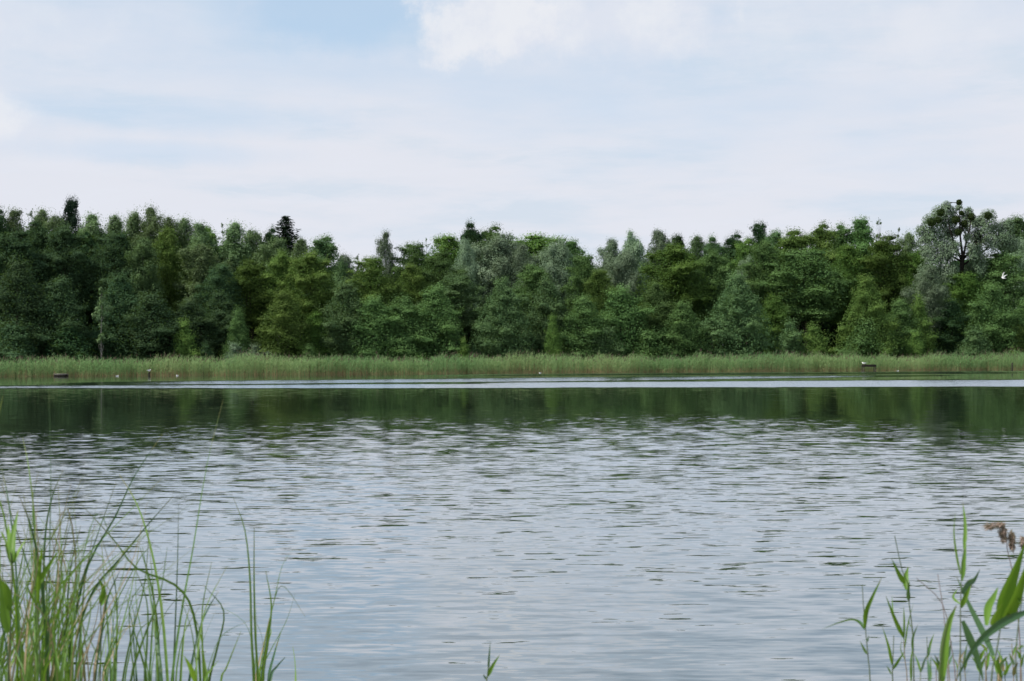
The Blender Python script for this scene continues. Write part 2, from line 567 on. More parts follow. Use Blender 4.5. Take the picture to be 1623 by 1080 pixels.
def crown_mesh(name, seed, H, R, z0, prof, ncl, crad, nleaf, ls, lw, flat=0.65, hang=0.0, up=0.5, spray=0.0, core=0.12, lobes=0.18):
    rng = np.random.default_rng(seed)
    C, S = clump_points(rng, H, R, z0, prof, ncl, crad, lobes)
    wgt = S ** 2
    cnt = np.maximum((nleaf * wgt / wgt.sum()).astype(int), 6)
    idx = np.repeat(np.arange(len(C)), cnt)
    n = len(idx)
    d = nrm(rng.normal(0, 1, (n, 3)))
    flip = (d[:, 2] < -0.15) & (rng.uniform(size=n) < 0.75)
    d[flip, 2] *= -1
    rad = S[idx] * (0.45 + 0.65 * rng.uniform(size=n) ** 0.55)
    # twigs: bundle leaves of a clump into small sprays so that the crown breaks into light and dark
    per = 18
    k = n // per + 1
    td = nrm(rng.normal(0, 1, (k, 3)))
    td[:, 2] = np.where((td[:, 2] < -0.1) & (rng.uniform(size=k) < 0.8), -td[:, 2], td[:, 2])
    tid = np.arange(n) // per
    dd = nrm(td[tid] * 0.85 + d * np.array([0.34, 0.34, 0.16]))
    trad = (0.74 + 0.34 * rng.uniform(size=k) ** 0.6)[tid] * S[idx] + rng.normal(0, 0.05, n)
    tn = td * 0.75 + np.array([0, 0, up]) + rng.normal(0, 0.30, (k, 3))
    tt = rng.uniform(size=k)
    use = rng.uniform(size=n) < 0.86
    d = np.where(use[:, None], dd, d)
    rad = np.where(use, trad, rad)
    pos = C[idx] + d * rad[:, None] * np.array([1.0, 1.0, flat])
    if hang > 0:
        pos[:, 2] -= hang * rng.uniform(0, 1, n) ** 2 * S[idx] * 1.3
    if spray > 0:                                   # branches that reach out and up past the clump
        q = rng.uniform(size=n) < 0.22
        e = rng.uniform(0, 1, n) ** 1.6 * spray * 1.9
        pos[q] += (d[q] * np.array([0.8, 0.8, 0.5]) + np.array([0, 0, 0.45])) * e[q, None]
    N = nrm(np.where(use[:, None], tn[tid], d * 0.9 + np.array([0, 0, up]))) + rng.normal(0, 0.14, (n, 3))
    T = rng.normal(0, 1, (n, 3)) + d * 0.5 + np.array([0, 0, -2.2 * hang - 0.3])
    L = ls * rng.uniform(0.65, 1.35, n)
    Wd = lw * rng.uniform(0.65, 1.35, n)
    # inner leaves, tinted darker: shade in the crown's depth put into their colour
    m = int(n * core)
    t = rng.uniform(0.02, 0.93, m)
    a = rng.uniform(0, 2 * math.pi, m)
    rr = R * prof(t) * rng.uniform(0, 0.75, m) ** 0.5
    pin = np.stack([rr * np.cos(a), rr * np.sin(a), z0 + t * (H - z0)], -1)
    pos = np.concatenate([pos, pin])
    N = np.concatenate([N, rng.normal(0, 1, (m, 3))])
    T = np.concatenate([T, rng.normal(0, 1, (m, 3))])
    L = np.concatenate([L, ls * 1.25 * np.ones(m)])
    Wd = np.concatenate([Wd, lw * 1.25 * np.ones(m)])
    ct = rng.uniform(0, 1, len(C))
    tint = np.concatenate([0.60 * ct[idx] + 0.30 * tt[tid] + 0.10 * rng.uniform(size=n), 0.3 * rng.uniform(size=m)])
    pos[:, 2] = np.maximum(pos[:, 2], 0.15)
    V, F = rhombs(pos, N, T, L, Wd)
    return mesh_np(name, V, F, {'tint': np.repeat(tint, 4)}), C, S


def trunk_mesh(name, seed, H, C, S, r0, ztop=0.9, nlimb=12, lean=0.03):
    rng = np.random.default_rng(seed)
    zs = np.linspace(-0.4, H * ztop, 9)
    ax = np.cumsum(rng.normal(0, lean * H / 9, (9, 2)), 0)
    ax -= ax[0]
    pts = np.column_stack([ax, zs])
    rads = r0 * (1 - 0.88 * np.linspace(0, 1, 9)) * np.array([1.35, 1.05] + [1] * 7)
    parts = [tube(pts, rads, 8)]
    pick = rng.permutation(len(C))[:nlimb]
    for i in pick:
        c = C[i]
        zb = max(0.1 * H, c[2] - rng.uniform(0.10, 0.28) * H)
        zb = min(zb, H * ztop * 0.92)
        b = np.array([np.interp(zb, zs, pts[:, 0]), np.interp(zb, zs, pts[:, 1]), zb])
        mid = (b + c) / 2 + np.array([0, 0, 0.06 * H]) * rng.uniform(-0.3, 1) + rng.normal(0, 0.02 * H, 3)
        r = np.interp(zb, zs, rads) * 0.55
        parts.append(tube([b, mid, c], [r, r * 0.6, r * 0.15], 5))
    V, F = join(parts)
    return mesh_np(name, V, F, smooth=True)


def spruce_mesh(name, seed, H, R, z0):
    rng = np.random.default_rng(seed)
    Cs, Ns, Ts, Ls, Ws = [], [], [], [], []
    z = z0
    while z < H - 0.15:
        t = (z - z0) / (H - z0)
        r = R * (1 - t) ** 0.9 + 0.12
        nb = int(rng.integers(7, 11))
        a0 = rng.uniform(0, 6.28)
        for k in range(nb):
            a = a0 + 2 * math.pi * k / nb + rng.normal(0, 0.12)
            rl = r * rng.uniform(0.6, 1.18)
            m = max(int(rl / 0.09), 4)
            s = np.linspace(0.08, 1, m)
            droop = -0.30 * rl * s + 0.32 * rl * s ** 2.2
            p = np.column_stack([np.cos(a) * rl * s, np.sin(a) * rl * s, z + droop])
            for rep in range(3):
                q = p + rng.normal(0, 0.08, p.shape) + np.array([-math.sin(a), math.cos(a), 0]) * rng.normal(0, 0.16, (m, 1)) * (1 - s[:, None] * 0.5)
                q[:, 2] -= rng.uniform(0, 0.22, m)
                Cs.append(q)
                Ns.append(rng.normal(0, 0.5, p.shape) + np.array([0, 0, 0.8]))
                Ts.append(np.tile([math.cos(a), math.sin(a), -0.35], (m, 1)) + rng.normal(0, 0.5, p.shape))
                Ls.append(rng.uniform(0.22, 0.42, m))
                Ws.append(rng.uniform(0.08, 0.15, m))
        z += rng.uniform(0.26, 0.42)
    C = np.concatenate(Cs)
    n = len(C)
    V, F = rhombs(C, np.concatenate(Ns), np.concatenate(Ts), np.concatenate(Ls), np.concatenate(Ws))
    return mesh_np(name, V, F, {'tint': np.repeat(rng.uniform(size=n), 4)})


PROTO = {}


def add_proto(key, seed, H, R, z0, prof, ncl, crad, nleaf, ls, lw, r0=0.2, bark='bark', nlimb=12, ztop=0.85, **kw):
    me, C, S = crown_mesh('crown_' + key, seed, H, R, z0, prof, ncl, crad, nleaf, ls, lw, **kw)
    tm = trunk_mesh('trunk_' + key, seed + 1, H, C, S, r0, ztop, nlimb)
    tm.materials.append(M[bark])
    PROTO.setdefault(key.rstrip('0123456789'), []).append((me, tm, H, R))


for k in range(5):      # tall broadleaved trees with a rounded head
    add_proto('round%d' % k, 100 + k, 18, 5.0, 6.5, prof_dome, 100, 0.28, 56000, 0.19, 0.135, 0.26, spray=0.5)
for k in range(5):      # alders leafy down to the ground
    add_proto('alder%d' % k, 200 + k, 10, 4.0, 0.4, prof_egg, 95, 0.275, 46000, 0.17, 0.12, 0.15, spray=0.55, flat=0.5)
for k in range(3):      # young, pointed, leafy down to the ground
    add_proto('cone%d' % k, 300 + k, 9, 3.6, 0.3, prof_cone, 100, 0.265, 40000, 0.165, 0.11, 0.12, spray=0.6, flat=0.55, up=0.35)
for k in range(2):      # wide pointed alders
    add_proto('widecone%d' % k, 350 + k, 11, 5.6, 0.3, prof_cone, 150, 0.21, 66000, 0.175, 0.12, 0.16, spray=0.6, flat=0.55, up=0.35)
for k in range(3):      # birches: narrow, airy, hanging twigs
    add_proto('birch%d' % k, 400 + k, 18, 2.9, 6.0, prof_column, 110, 0.36, 36000, 0.19, 0.10, 0.13, 'bark_birch', flat=1.25, hang=0.9, spray=0.5, core=0.06, lobes=0.3)
for k in range(3):      # silver willows
    add_proto('willow%d' % k, 500 + k, 16, 4.4, 6.0, prof_dome, 85, 0.33, 48000, 0.24, 0.085, 0.28, flat=1.15, hang=0.5, spray=0.35, core=0.10)
for k in range(3):      # low bushes
    add_proto('bush%d' % k, 600 + k, 4, 2.0, 0.1, prof_egg, 45, 0.33, 14000, 0.125, 0.09, 0.06, spray=0.45, flat=0.6)
for k in range(2):      # thin, half bare tops
    add_proto('wisp%d' % k, 700 + k, 19, 1.5, 9.0, prof_column, 90, 0.20, 2400, 0.22, 0.10, 0.10, flat=1.1, hang=0.5, core=0.0, nlimb=34, ztop=0.99, lobes=0.4)
add_proto('sapling0', 750, 9, 1.1, 3.4, prof_column, 46, 0.36, 2600, 0.24, 0.12, 0.06, 'bark_birch', flat=1.1, hang=0.5, core=0.0, nlimb=14, ztop=0.97, lobes=0.4)
sm = spruce_mesh('crown_spruce', 900, 20, 3.1, 11.0)
tv, tf = tube([(0, 0, -0.4), (0, 0, 10), (0, 0, 19.6)], [0.24, 0.14, 0.02], 7)
stm = mesh_np('trunk_spruce', tv, tf, smooth=True)
stm.materials.append(M['bark_red'])
PROTO['spruce'] = [(sm, stm, 20, 3.1)]

KIND_NAME = {'round': 'broadleaf_tree', 'alder': 'alder_tree', 'cone': 'young_alder_tree', 'widecone': 'alder_tree', 'birch': 'birch_tree', 'willow': 'willow_tree',
             'bush': 'bush', 'wisp': 'thin_birch_tree', 'sapling': 'young_birch_tree', 'spruce': 'spruce_tree'}
counter = {}
TR = random.Random(77)


def tree(kind, px, ytop, hw, behind, mat, label, group=None):
    """a tree whose top stands at (px, ytop) of the photograph, `behind` metres behind the waterline, hw = half width there in pixels"""
    D = 163.0
    if behind > 12:
        behind = 12 + (behind - 12) * 1.55
    for _ in range(4):
        D = float(shore(P(px, ytop, D).x)) + behind
    top = P(px, ytop, D)
    zb = float(ground_z(top.x, D))
    i = counter.get(kind, 0)
    counter[kind] = i + 1
    me, tm, Hp, Rp = PROTO[kind][i % len(PROTO[kind])]
    r = empty(KIND_NAME[kind], (top.x, D, zb))
    sz = (top.z - zb) / (Hp * 0.985)
    sx = hw * D / FPX / Rp * {'birch': 1.4, 'round': 1.34, 'willow': 1.32, 'alder': 1.22, 'cone': 1.12, 'widecone': 1.1, 'bush': 1.15}.get(kind, 1.0)
    r.scale = (sx, sx, sz)
    r.rotation_euler.z = TR.uniform(0, 6.28)
    tag(r, label, 'bush' if kind == 'bush' else 'tree', group)
    obj('trunk', tm, None, r)
    c = obj('crown', me, M[mat], r)
    c.material_slots[0].link = 'OBJECT'
    c.material_slots[0].material = M[mat]
    return r


G_BACK, G_MID, G_FRONT, G_BUSH = 'trees on the skyline of the far wood', 'trees in the middle of the far wood', 'trees at the front edge of the far wood', 'bushes behind the far reeds'
TREES = [
    # skyline, left to right: kind, px, top, half width, metres behind the waterline, leaves, label
    ('round', -12, 335, 40, 32, 'alder_deep', 'dark green tree cut by the left photo edge, on the skyline'),
    ('birch', 22, 339, 26, 34, 'birch', 'olive birch top on the skyline at the far left end'),
    ('wisp', 50, 334, 15, 30, 'birch', 'thin feathery birch tip left of the dark round treetop'),
    ('birch', 66, 338, 26, 31, 'birch', 'birch with ragged top just left of the dark round treetop'),
    ('round', 113, 321, 21, 38, 'needle', 'blackish round treetop standing above the birches at left'),
    ('birch', 88, 348, 24, 29, 'birch', 'grey green birch directly below the dark round treetop'),
    ('birch', 145, 346, 28, 32, 'birch', 'birch just right of the dark round treetop'),
    ('birch', 182, 347, 26, 33, 'birch', 'birch halfway between dark round treetop and twin tall birch tips'),
    ('birch', 213, 342, 24, 30, 'birch', 'left one of the twin tall birch tips on the left skyline'),
    ('birch', 239, 335, 25, 29, 'birch', 'right and taller one of the twin birch tips on the left skyline'),
    ('birch', 268, 350, 26, 31, 'birch', 'birch just right of the twin tall birch tips'),
    ('birch', 293, 352, 26, 33, 'birch', 'second birch to the right of the twin tall birch tips'),
    ('round', 328, 364, 28, 36, 'fresh', 'bright green treetop in a dip between birches on left skyline'),
    ('birch', 318, 360, 22, 29, 'birch', 'birch just left of the bright green dip in the skyline'),
    ('wisp', 353, 357, 15, 31, 'birch', 'thin birch tip just right of the bright green dip'),
    ('birch', 372, 358, 30, 29, 'birch', 'broad pale birch midway between twin birch tips and the spruce'),
    ('birch', 400, 370, 28, 32, 'birch', 'birch second to the left of the spruce'),
    ('round', 428, 366, 19, 33, 'dark', 'small dark treetop touching the spruce on its left'),
    ('spruce', 453, 345, 62, 36, 'needle', 'dark pointed spruce rising above the left skyline'),
    ('birch', 440, 384, 28, 26, 'birch', 'birch in front of the dark pointed spruce'),
    ('birch', 478, 383, 22, 30, 'birch', 'birch at the right foot of the dark pointed spruce'),
    ('round', 514, 379, 34, 26, 'alder_blue', 'bluish green upright tree right of the spruce'),
    ('birch', 546, 408, 22, 28, 'willow_green', 'low bluish tree between upright green tree and lone airy birch'),
    ('wisp', 567, 405, 14, 30, 'birch', 'thin twiggy tip in the lowest notch of the skyline'),
    ('birch', 611, 373, 15, 27, 'willow_green', 'lone airy grey birch standing up in the skyline notch'),
    ('round', 655, 390, 32, 27, 'alder', 'dark green dome right of the lone airy birch'),
    ('wisp', 676, 380, 9, 30, 'birch', 'tiny bare tip above the dark dome right of airy birch'),
    ('round', 708, 379, 44, 29, 'fresh', 'wide bright green dome on the skyline left of the silver willows'),
    ('round', 747, 358, 25, 36, 'dark', 'dark knobbly treetop above and left of the largest silver willow'),
    ('round', 778, 363, 30, 38, 'alder', 'green treetop peeping out behind the largest silver willow'),
    ('round', 850, 376, 62, 36, 'fresh', 'wide bright green dome between the two silver willow groups'),
    ('round', 905, 386, 34, 33, 'alder', 'green shoulder of trees falling right to the central dip'),
    ('willow', 792, 376, 46, 24, 'willow', 'largest silver willow at the middle of the skyline'),
    ('willow', 738, 386, 22, 24, 'willow', 'small silver willow at the left of the largest one'),
    ('willow', 826, 394, 28, 22, 'willow_green', 'greener silver willow touching the right of the largest one'),
    ('willow', 884, 384, 32, 24, 'willow', 'silver willow below the right end of the wide green dome'),
    ('willow', 968, 386, 27, 25, 'willow_green', 'first silver willow right of the central dip'),
    ('willow', 1002, 374, 26, 26, 'willow', 'tall narrow silver willow right of the central dip'),
    ('willow', 990, 402, 30, 22, 'willow', 'lower silver willow in front of the tall narrow one'),
    ('willow', 1046, 372, 30, 31, 'willow_green', 'grey green treetop behind the dark oak dome'),
    ('round', 1074, 378, 20, 33, 'dark', 'small dark top right behind the dark oak dome'),
    ('birch', 1106, 379, 24, 31, 'alder_blue', 'bluish dark treetop, first to the right of the oak dome'),
    ('round', 1130, 380, 24, 30, 'alder_blue', 'bluish dark treetop, second to the right of the oak dome'),
    ('round', 1162, 375, 27, 34, 'dark', 'dark treetop, third to the right of the oak dome'),
    ('round', 1184, 384, 26, 28, 'fresh', 'yellowish green treetop left of the highest dark top'),
    ('round', 1204, 358, 20, 36, 'dark', 'highest dark knobbly top right of the oak dome'),
    ('round', 1228, 372, 30, 32, 'alder_blue', 'dark shoulder just right of the highest dark knobbly top'),
    ('round', 1262, 369, 48, 28, 'fresh', 'wide bright green treetop on the right half skyline'),
    ('round', 1301, 359, 32, 33, 'fresh', 'pale green dome right of the wide bright green treetop'),
    ('round', 1332, 360, 24, 34, 'alder', 'narrow green top left of the highest green dome'),
    ('round', 1364, 352, 34, 33, 'alder', 'highest green dome between oak and big mistletoe willow'),
    ('wisp', 1393, 348, 12, 30, 'birch', 'half bare twiggy tip beside the highest green dome'),
    ('wisp', 1424, 364, 13, 32, 'birch', 'thin bare twigs left of the mistletoe willow, first'),
    ('birch', 1440, 374, 20, 31, 'birch', 'pale feathery birch touching the mistletoe willow at its left'),
    ('round', 1612, 350, 34, 36, 'alder_blue', 'dark treetop at the right photo edge behind the mistletoe willow'),
    ('willow', 1638, 375, 34, 26, 'willow', 'silver willow cut by the right photo edge'),
    # middle of the wood
    ('round', 20, 372, 52, 21, 'alder_deep', 'big green tree below the skyline at the left photo edge'),
    ('round', 62, 356, 36, 24, 'alder_deep', 'leafy green tree under the ragged birch at far left'),
    ('round', 100, 362, 36, 22, 'alder_deep', 'leafy green tree below the dark round treetop'),
    ('round', 182, 374, 40, 21, 'alder_deep', 'dark green tree below the left skyline birches'),
    ('birch', 228, 384, 28, 20, 'alder_blue', 'dark drooping birch under the twin tall birch tips'),
    ('birch', 266, 366, 27, 22, 'lime', 'golden green birch right below the twin tall birch tips'),
    ('birch', 318, 392, 34, 20, 'birch', 'drooping grey birch below the bright green dip'),
    ('round', 350, 424, 34, 16, 'alder_deep', 'dark green tree left of the yellow green limes'),
    ('round', 398, 416, 38, 17, 'oak', 'dark green tree touching the left yellow green lime'),
    ('round', 446, 402, 30, 17, 'lime', 'left yellow green lime below the spruce'),
    ('round', 490, 404, 40, 15, 'lime', 'right and larger yellow green lime below the spruce'),
    ('cone', 540, 424, 26, 20, 'alder_blue', 'dark bluish tree in the gap right of the limes'),
    ('round', 588, 412, 34, 18, 'lime', 'brownish green lime left of the lone airy birch'),
    ('round', 652, 424, 30, 19, 'lime', 'yellowish tree right of and below the lone airy birch'),
    ('round', 696, 404, 34, 21, 'alder', 'green tree under the wide bright dome left of the willows'),
    ('round', 722, 436, 44, 15, 'alder_blue', 'bluish green tree below the small silver willow'),
    ('round', 845, 424, 36, 17, 'alder', 'green tree between and below the two silver willow groups'),
    ('round', 926, 408, 27, 20, 'alder', 'green tree in the central dip, left half'),
    ('round', 950, 432, 28, 18, 'fresh', 'bright green tree in the central dip, right half'),
    ('round', 1066, 391, 52, 18, 'oak', 'dark green oak with a round dome, left side sunlit'),
    ('round', 1128, 402, 36, 20, 'alder', 'olive green tree just right of the oak dome'),
    ('willow', 1186, 412, 26, 23, 'willow', 'silver willow half hidden right of the oak dome'),
    ('round', 1212, 388, 32, 20, 'alder', 'narrow green tree below the highest dark knobbly top'),
    ('round', 1276, 400, 58, 18, 'alder', 'broad dull green tree in the middle of the right half'),
    ('round', 1345, 394, 34, 20, 'oak', 'dark tree below the highest green dome'),
    ('round', 1402, 377, 37, 19, 'oak', 'dark round tree left of the mistletoe willow'),
    ('round', 1452, 400, 28, 22, 'oak', 'dark tree behind the lower left of the mistletoe willow'),
    ('round', 1583, 404, 46, 15, 'alder', 'green tree right of the mistletoe willow trunk'),
    ('willow', 1472, 428, 33, 13, 'willow_green', 'grey willow mass below the left of the mistletoe willow'),
    ('round', 1530, 436, 34, 15, 'oak', 'dark shaded tree in front of the mistletoe willow trunk'),
    ('alder', 1508, 478, 34, 12, 'dark', 'very dark tree in the gap under the mistletoe willow'),
    # front edge of the wood
    ('alder', 28, 418, 52, 11, 'alder_deep', 'big leafy alder in front at the left photo edge'),
    ('alder', 95, 446, 46, 10, 'alder_deep', 'front alder second from the left photo edge'),
    ('sapling', 160, 458, 15, 7, 'birch', 'slim young birch with thin trunk standing alone in front'),
    ('alder', 190, 440, 44, 12, 'alder_deep', 'dark alder right behind the slim young birch'),
    ('alder', 240, 468, 54, 9, 'alder_deep', 'broad front alder right of the slim young birch'),
    ('alder', 300, 478, 38, 11, 'alder_deep', 'dark front alder right of the broad one at left'),
    ('alder', 348, 468, 40, 12, 'alder_deep', 'dark front alder left of the low pale bushes'),
    ('cone', 378, 492, 26, 8, 'alder', 'pointed front alder above the low pale bushes'),
    ('alder', 450, 466, 43, 9, 'fresh', 'fresh green alder in front of the yellow green limes'),
    ('alder', 500, 498, 34, 11, 'oak', 'dark shaded tree between fresh green alder and grey green alder'),
    ('alder', 548, 452, 44, 10, 'alder_blue', 'grey green alder in front, right of the limes'),
    ('alder', 592, 474, 44, 8, 'alder', 'green front alder below the brownish lime'),
    ('alder', 640, 474, 44, 9, 'alder', 'green front alder below the yellowish tree'),
    ('alder', 690, 458, 46, 10, 'alder', 'tall front alder left of the dark trunk gap'),
    ('widecone', 796, 446, 60, 9, 'alder_blue', 'big pointed alder below the largest silver willow'),
    ('alder', 866, 446, 40, 11, 'alder_blue', 'front alder right of the big pointed one in the middle'),
    ('cone', 876, 502, 18, 6, 'fresh', 'small pointed sapling by the reeds right of the middle'),
    ('alder', 926, 474, 42, 8, 'alder', 'front alder below the central dip'),
    ('alder', 984, 458, 44, 10, 'alder', 'front alder below the lower silver willow'),
    ('alder', 1038, 452, 36, 11, 'alder', 'front alder at lower left of the oak dome'),
    ('alder', 1082, 482, 38, 8, 'alder', 'front alder straight below the oak dome'),
    ('widecone', 1168, 438, 68, 10, 'alder_blue', 'wide dark pointed alder at lower right of the oak dome'),
    ('alder', 1226, 470, 34, 14, 'oak', 'deep shaded tree right of the wide dark pointed alder'),
    ('widecone', 1374, 442, 54, 9, 'fresh', 'large cone shaped bright alder in the right half'),
    ('alder', 1428, 478, 36, 11, 'alder', 'alder right of the large cone shaped bright one'),
    ('cone', 1456, 472, 28, 10, 'fresh', 'pointed alder below the grey willow mass'),
    ('alder', 1572, 452, 42, 9, 'alder', 'front alder right of the dark gap under the mistletoe willow'),
    ('alder', 1624, 480, 34, 8, 'alder', 'front alder cut by the right photo edge'),
    # bushes along the reeds
    ('bush', 20, 512, 40, 6.5, 'alder_deep', 'dark bush behind the reeds at the left photo edge'),
    ('bush', 110, 520, 40, 7, 'dark', 'dark bush left of the slim young birch'),
    ('bush', 292, 512, 22, 6.5, 'fresh', 'sunlit bush behind the reeds under the broad front alder'),
    ('bush', 325, 545, 16, 6, 'alder_deep', 'small bluish bush left of the low pale bushes'),
    ('bush', 372, 546, 20, 6, 'willow_green', 'left one of the low pale bushes'),
    ('bush', 405, 548, 18, 6, 'willow_green', 'right one of the low pale bushes'),
    ('bush', 490, 548, 16, 6.5, 'alder', 'small bush right of the fresh green alder'),
    ('bush', 640, 535, 34, 6.5, 'alder', 'bush at the foot of the front alders left of the trunk gap'),
    ('bush', 735, 540, 13, 6, 'lime', 'small yellowish flowering bush at the trunk gap'),
    ('bush', 960, 520, 32, 6.5, 'alder_blue', 'bush under the front alders below the central dip'),
    ('bush', 1030, 528, 34, 6.5, 'alder', 'bush under the front alders left of the oak dome'),
    ('bush', 1252, 512, 27, 7, 'alder_blue', 'bluish bush left of the bright round bush'),
    ('bush', 1290, 515, 23, 6, 'fresh', 'bright round bush left of the cone shaped alder'),
    ('bush', 1370, 512, 34, 6.5, 'alder', 'bush at the foot of the cone shaped bright alder'),
    ('bush', 1450, 528, 18, 6, 'fresh', 'small bright bush left of the dark gap under the mistletoe willow'),
    ('bush', 1545, 520, 26, 6.5, 'alder_blue', 'bush right of the dark gap under the mistletoe willow'),
    ('bush', 1612, 520, 26, 6.5, 'fresh', 'bush at the right photo edge behind the reeds'),
]


def build_trees():
    for k, px, yt, hw, bh, mat, lab in TREES:
        g = G_BUSH if k == 'bush' else (G_FRONT if bh <= 12 else (G_MID if bh < 24 else G_BACK))
        tree(k, px, yt, hw, bh, mat, lab, g)


# leaf billows of the old willow: picture position, radius in pixels, depth from the trunk in metres
BILLOWS = [(1490, 338, 15, 0), (1476, 352, 15, -1), (1500, 352, 14, 1), (1482, 372, 18, -1), (1466, 380, 13, 0), (1496, 388, 17, -1.5),
           (1472, 398, 14, -1), (1508, 334, 9, 1), (1532, 345, 10, 1), (1542, 352, 10, 0), (1545, 372, 11, 1), (1566, 343, 13, 0),
           (1560, 362, 15, 0), (1580, 362, 15, 1), (1596, 358, 13, 1), (1590, 378, 16, 0), (1570, 382, 14, -1), (1548, 396, 11, -1),
           (1516, 366, 8, 1.5), (1497, 408, 13, -1.5), (1480, 415, 14, -1.5), (1466, 428, 12, -1), (1500, 430, 16, -1.5), (1512, 424, 9, -2),
           (1555, 410, 14, -1), (1602, 385, 14, 1), (1460, 365, 10, 0), (1520, 328, 6, 0.6), (1535, 425, 10, 1.5), (1515, 388, 8, -2.4), (1538, 390, 8, -2.4), (1552, 425, 12, -2), (1508, 442, 14, -2), (1508, 398, 12, -2.2), (1543, 404, 11, -2.2), (1533, 376, 7, -1.8), (1552, 378, 12, 1.5), (1512, 348, 10, 2), (1528, 362, 10, 2.2), (1505, 370, 12, 2), (1535, 335, 8, 1), (1500, 326, 8, 0.5), (1552, 350, 9, 1), (1492, 452, 20, -1), (1480, 470, 22, 0)]


def build_mistletoe_willow():
    """the tall old willow with mistletoe balls: bare limbs show between its leaf billows"""
    D = float(shore(P(1525, 400, 187).x)) + 20
    base = P(1522, 560, D)
    zb = float(ground_z(base.x, D))
    root = empty('mistletoe_willow_tree', (base.x, D, zb))
    tag(root, 'tall old silver willow with dark mistletoe balls and bare limbs at right', 'tree', G_BACK)
    rng = np.random.default_rng(41)

    def Q(px, py, dy=0.0):
        p = P(px, py, D + dy)
        return np.array([p.x - base.x, dy, p.z - zb])
    limbs = [
        ([(1522, 585, 0), (1520, 500, 0), (1523, 440, 0), (1526, 405, 0)], [0.50, 0.42, 0.36, 0.28]),
        ([(1526, 410, 0), (1522, 375, .5), (1521, 345, .6), (1520, 322, .6)], [0.20, 0.13, 0.08, 0.03]),
        ([(1524, 412, 0), (1512, 385, -.8), (1506, 365, -1.2), (1500, 338, -1)], [0.19, 0.13, 0.09, 0.03]),
        ([(1525, 415, 0), (1505, 405, -1), (1486, 385, -1.5), (1472, 352, -1.5)], [0.17, 0.12, 0.08, 0.03]),
        ([(1527, 408, 0), (1532, 380, -.5), (1538, 358, -1), (1540, 335, -1)], [0.17, 0.12, 0.08, 0.03]),
        ([(1526, 412, 0), (1545, 390, .5), (1560, 365, .5), (1566, 340, .5)], [0.18, 0.13, 0.08, 0.03]),
        ([(1527, 420, 0), (1560, 398, 1), (1585, 375, 1), (1598, 352, 1)], [0.16, 0.11, 0.07, 0.03]),
        ([(1512, 385, -.8), (1500, 372, .5), (1488, 352, 1)], [0.11, 0.07, 0.03]),
        ([(1522, 372, .5), (1530, 352, 0), (1534, 338, 0)], [0.10, 0.06, 0.03]),
    ]
    tubes = [tube([Q(*p) for p in pts], r, 7) for pts, r in limbs]
    ends = [Q(*p) for pts, r in limbs[1:] for p in pts[1:]]
    for bx, by, br, dy in BILLOWS:                           # thin branches out into the leaf billows
        c = Q(bx, by, dy)
        e = min(ends, key=lambda q: np.linalg.norm(q - c) + (3 if q[2] > c[2] + 0.5 else 0))
        mid = (c + e) / 2 + np.array([0, 0, 0.25])
        tubes.append(tube([e, mid, c], [0.07, 0.05, 0.015], 5))
        for _ in range(3):
            q = c + rng.normal(0, 0.6, 3) * br / 14 + np.array([0, 0, 0.4])
            tubes.append(tube([mid, (mid + q) / 2, q], [0.035, 0.025, 0.01], 4))
    V, F = join(tubes)
    tm = mesh_np('willow_limbs', V, F, smooth=True)
    obj('trunk', tm, M['dark_wood'], root)
    Cs, Ns, Ts, Ls, Ws, Ti = [], [], [], [], [], []
    for bx, by, br, dy in BILLOWS:
        c = Q(bx, by, dy)
        s = br * D / FPX
        n = int(860 * s * s / 1.1)
        d = nrm(rng.normal(0, 1, (n, 3)))
        d[:, 2] = np.where((d[:, 2] < -0.3) & (rng.uniform(size=n) < 0.6), -d[:, 2], d[:, 2])
        p = c + d * s * (0.35 + 0.75 * rng.uniform(size=(n, 1)) ** 0.6) * np.array([1, 1.1, 0.95])
        p[:, 2] -= rng.uniform(0, 1, n) ** 2 * s * 0.8
        Cs.append(p)
        Ns.append(d * 0.9 + np.array([0, 0, 0.5]) + rng.normal(0, 0.28, (n, 3)))
        Ts.append(rng.normal(0, 0.7, (n, 3)) + np.array([0, 0, -1.2]))
        Ls.append(0.30 * rng.uniform(0.6, 1.3, n))
        Ws.append(0.12 * rng.uniform(0.7, 1.4, n))
        Ti.append(np.full(n, rng.uniform() * 0.7) + 0.3 * rng.uniform(size=n))
    V, F = rhombs(np.concatenate(Cs), np.concatenate(Ns), np.concatenate(Ts), np.concatenate(Ls), np.concatenate(Ws))
    obj('crown', mesh_np('willow_billows', V, F, {'tint': np.repeat(np.concatenate(Ti), 4)}), M['willow_green'], root)
    balls = [(1491, 337, 6), (1515, 349, 6.2), (1528, 355, 5.6), (1519, 368, 5.2), (1520, 321, 4.2), (1540, 344, 6), (1566, 342, 6),
             (1476, 352, 7), (1487, 349, 5), (1524, 338, 3.5)]
    for bx, by, br in balls:
        s = br * 1.0 * D / FPX
        n = 480
        d = nrm(rng.normal(0, 1, (n, 3)))
        p = d * s * (0.35 + 0.68 * rng.uniform(size=(n, 1)) ** 0.5)
        V, F = rhombs(p, d + rng.normal(0, 0.6, (n, 3)), d + rng.normal(0, 0.6, (n, 3)), 0.26 * rng.uniform(0.7, 1.3, n), 0.12 * rng.uniform(0.7, 1.3, n))
        o = obj('mistletoe', mesh_np('mistletoe', V, F, {'tint': np.repeat(rng.uniform(size=n), 4)}), M['mistletoe'], root)
        o.location = Q(bx, by, -2.6)
        o['label'] = 'dark round mistletoe ball'


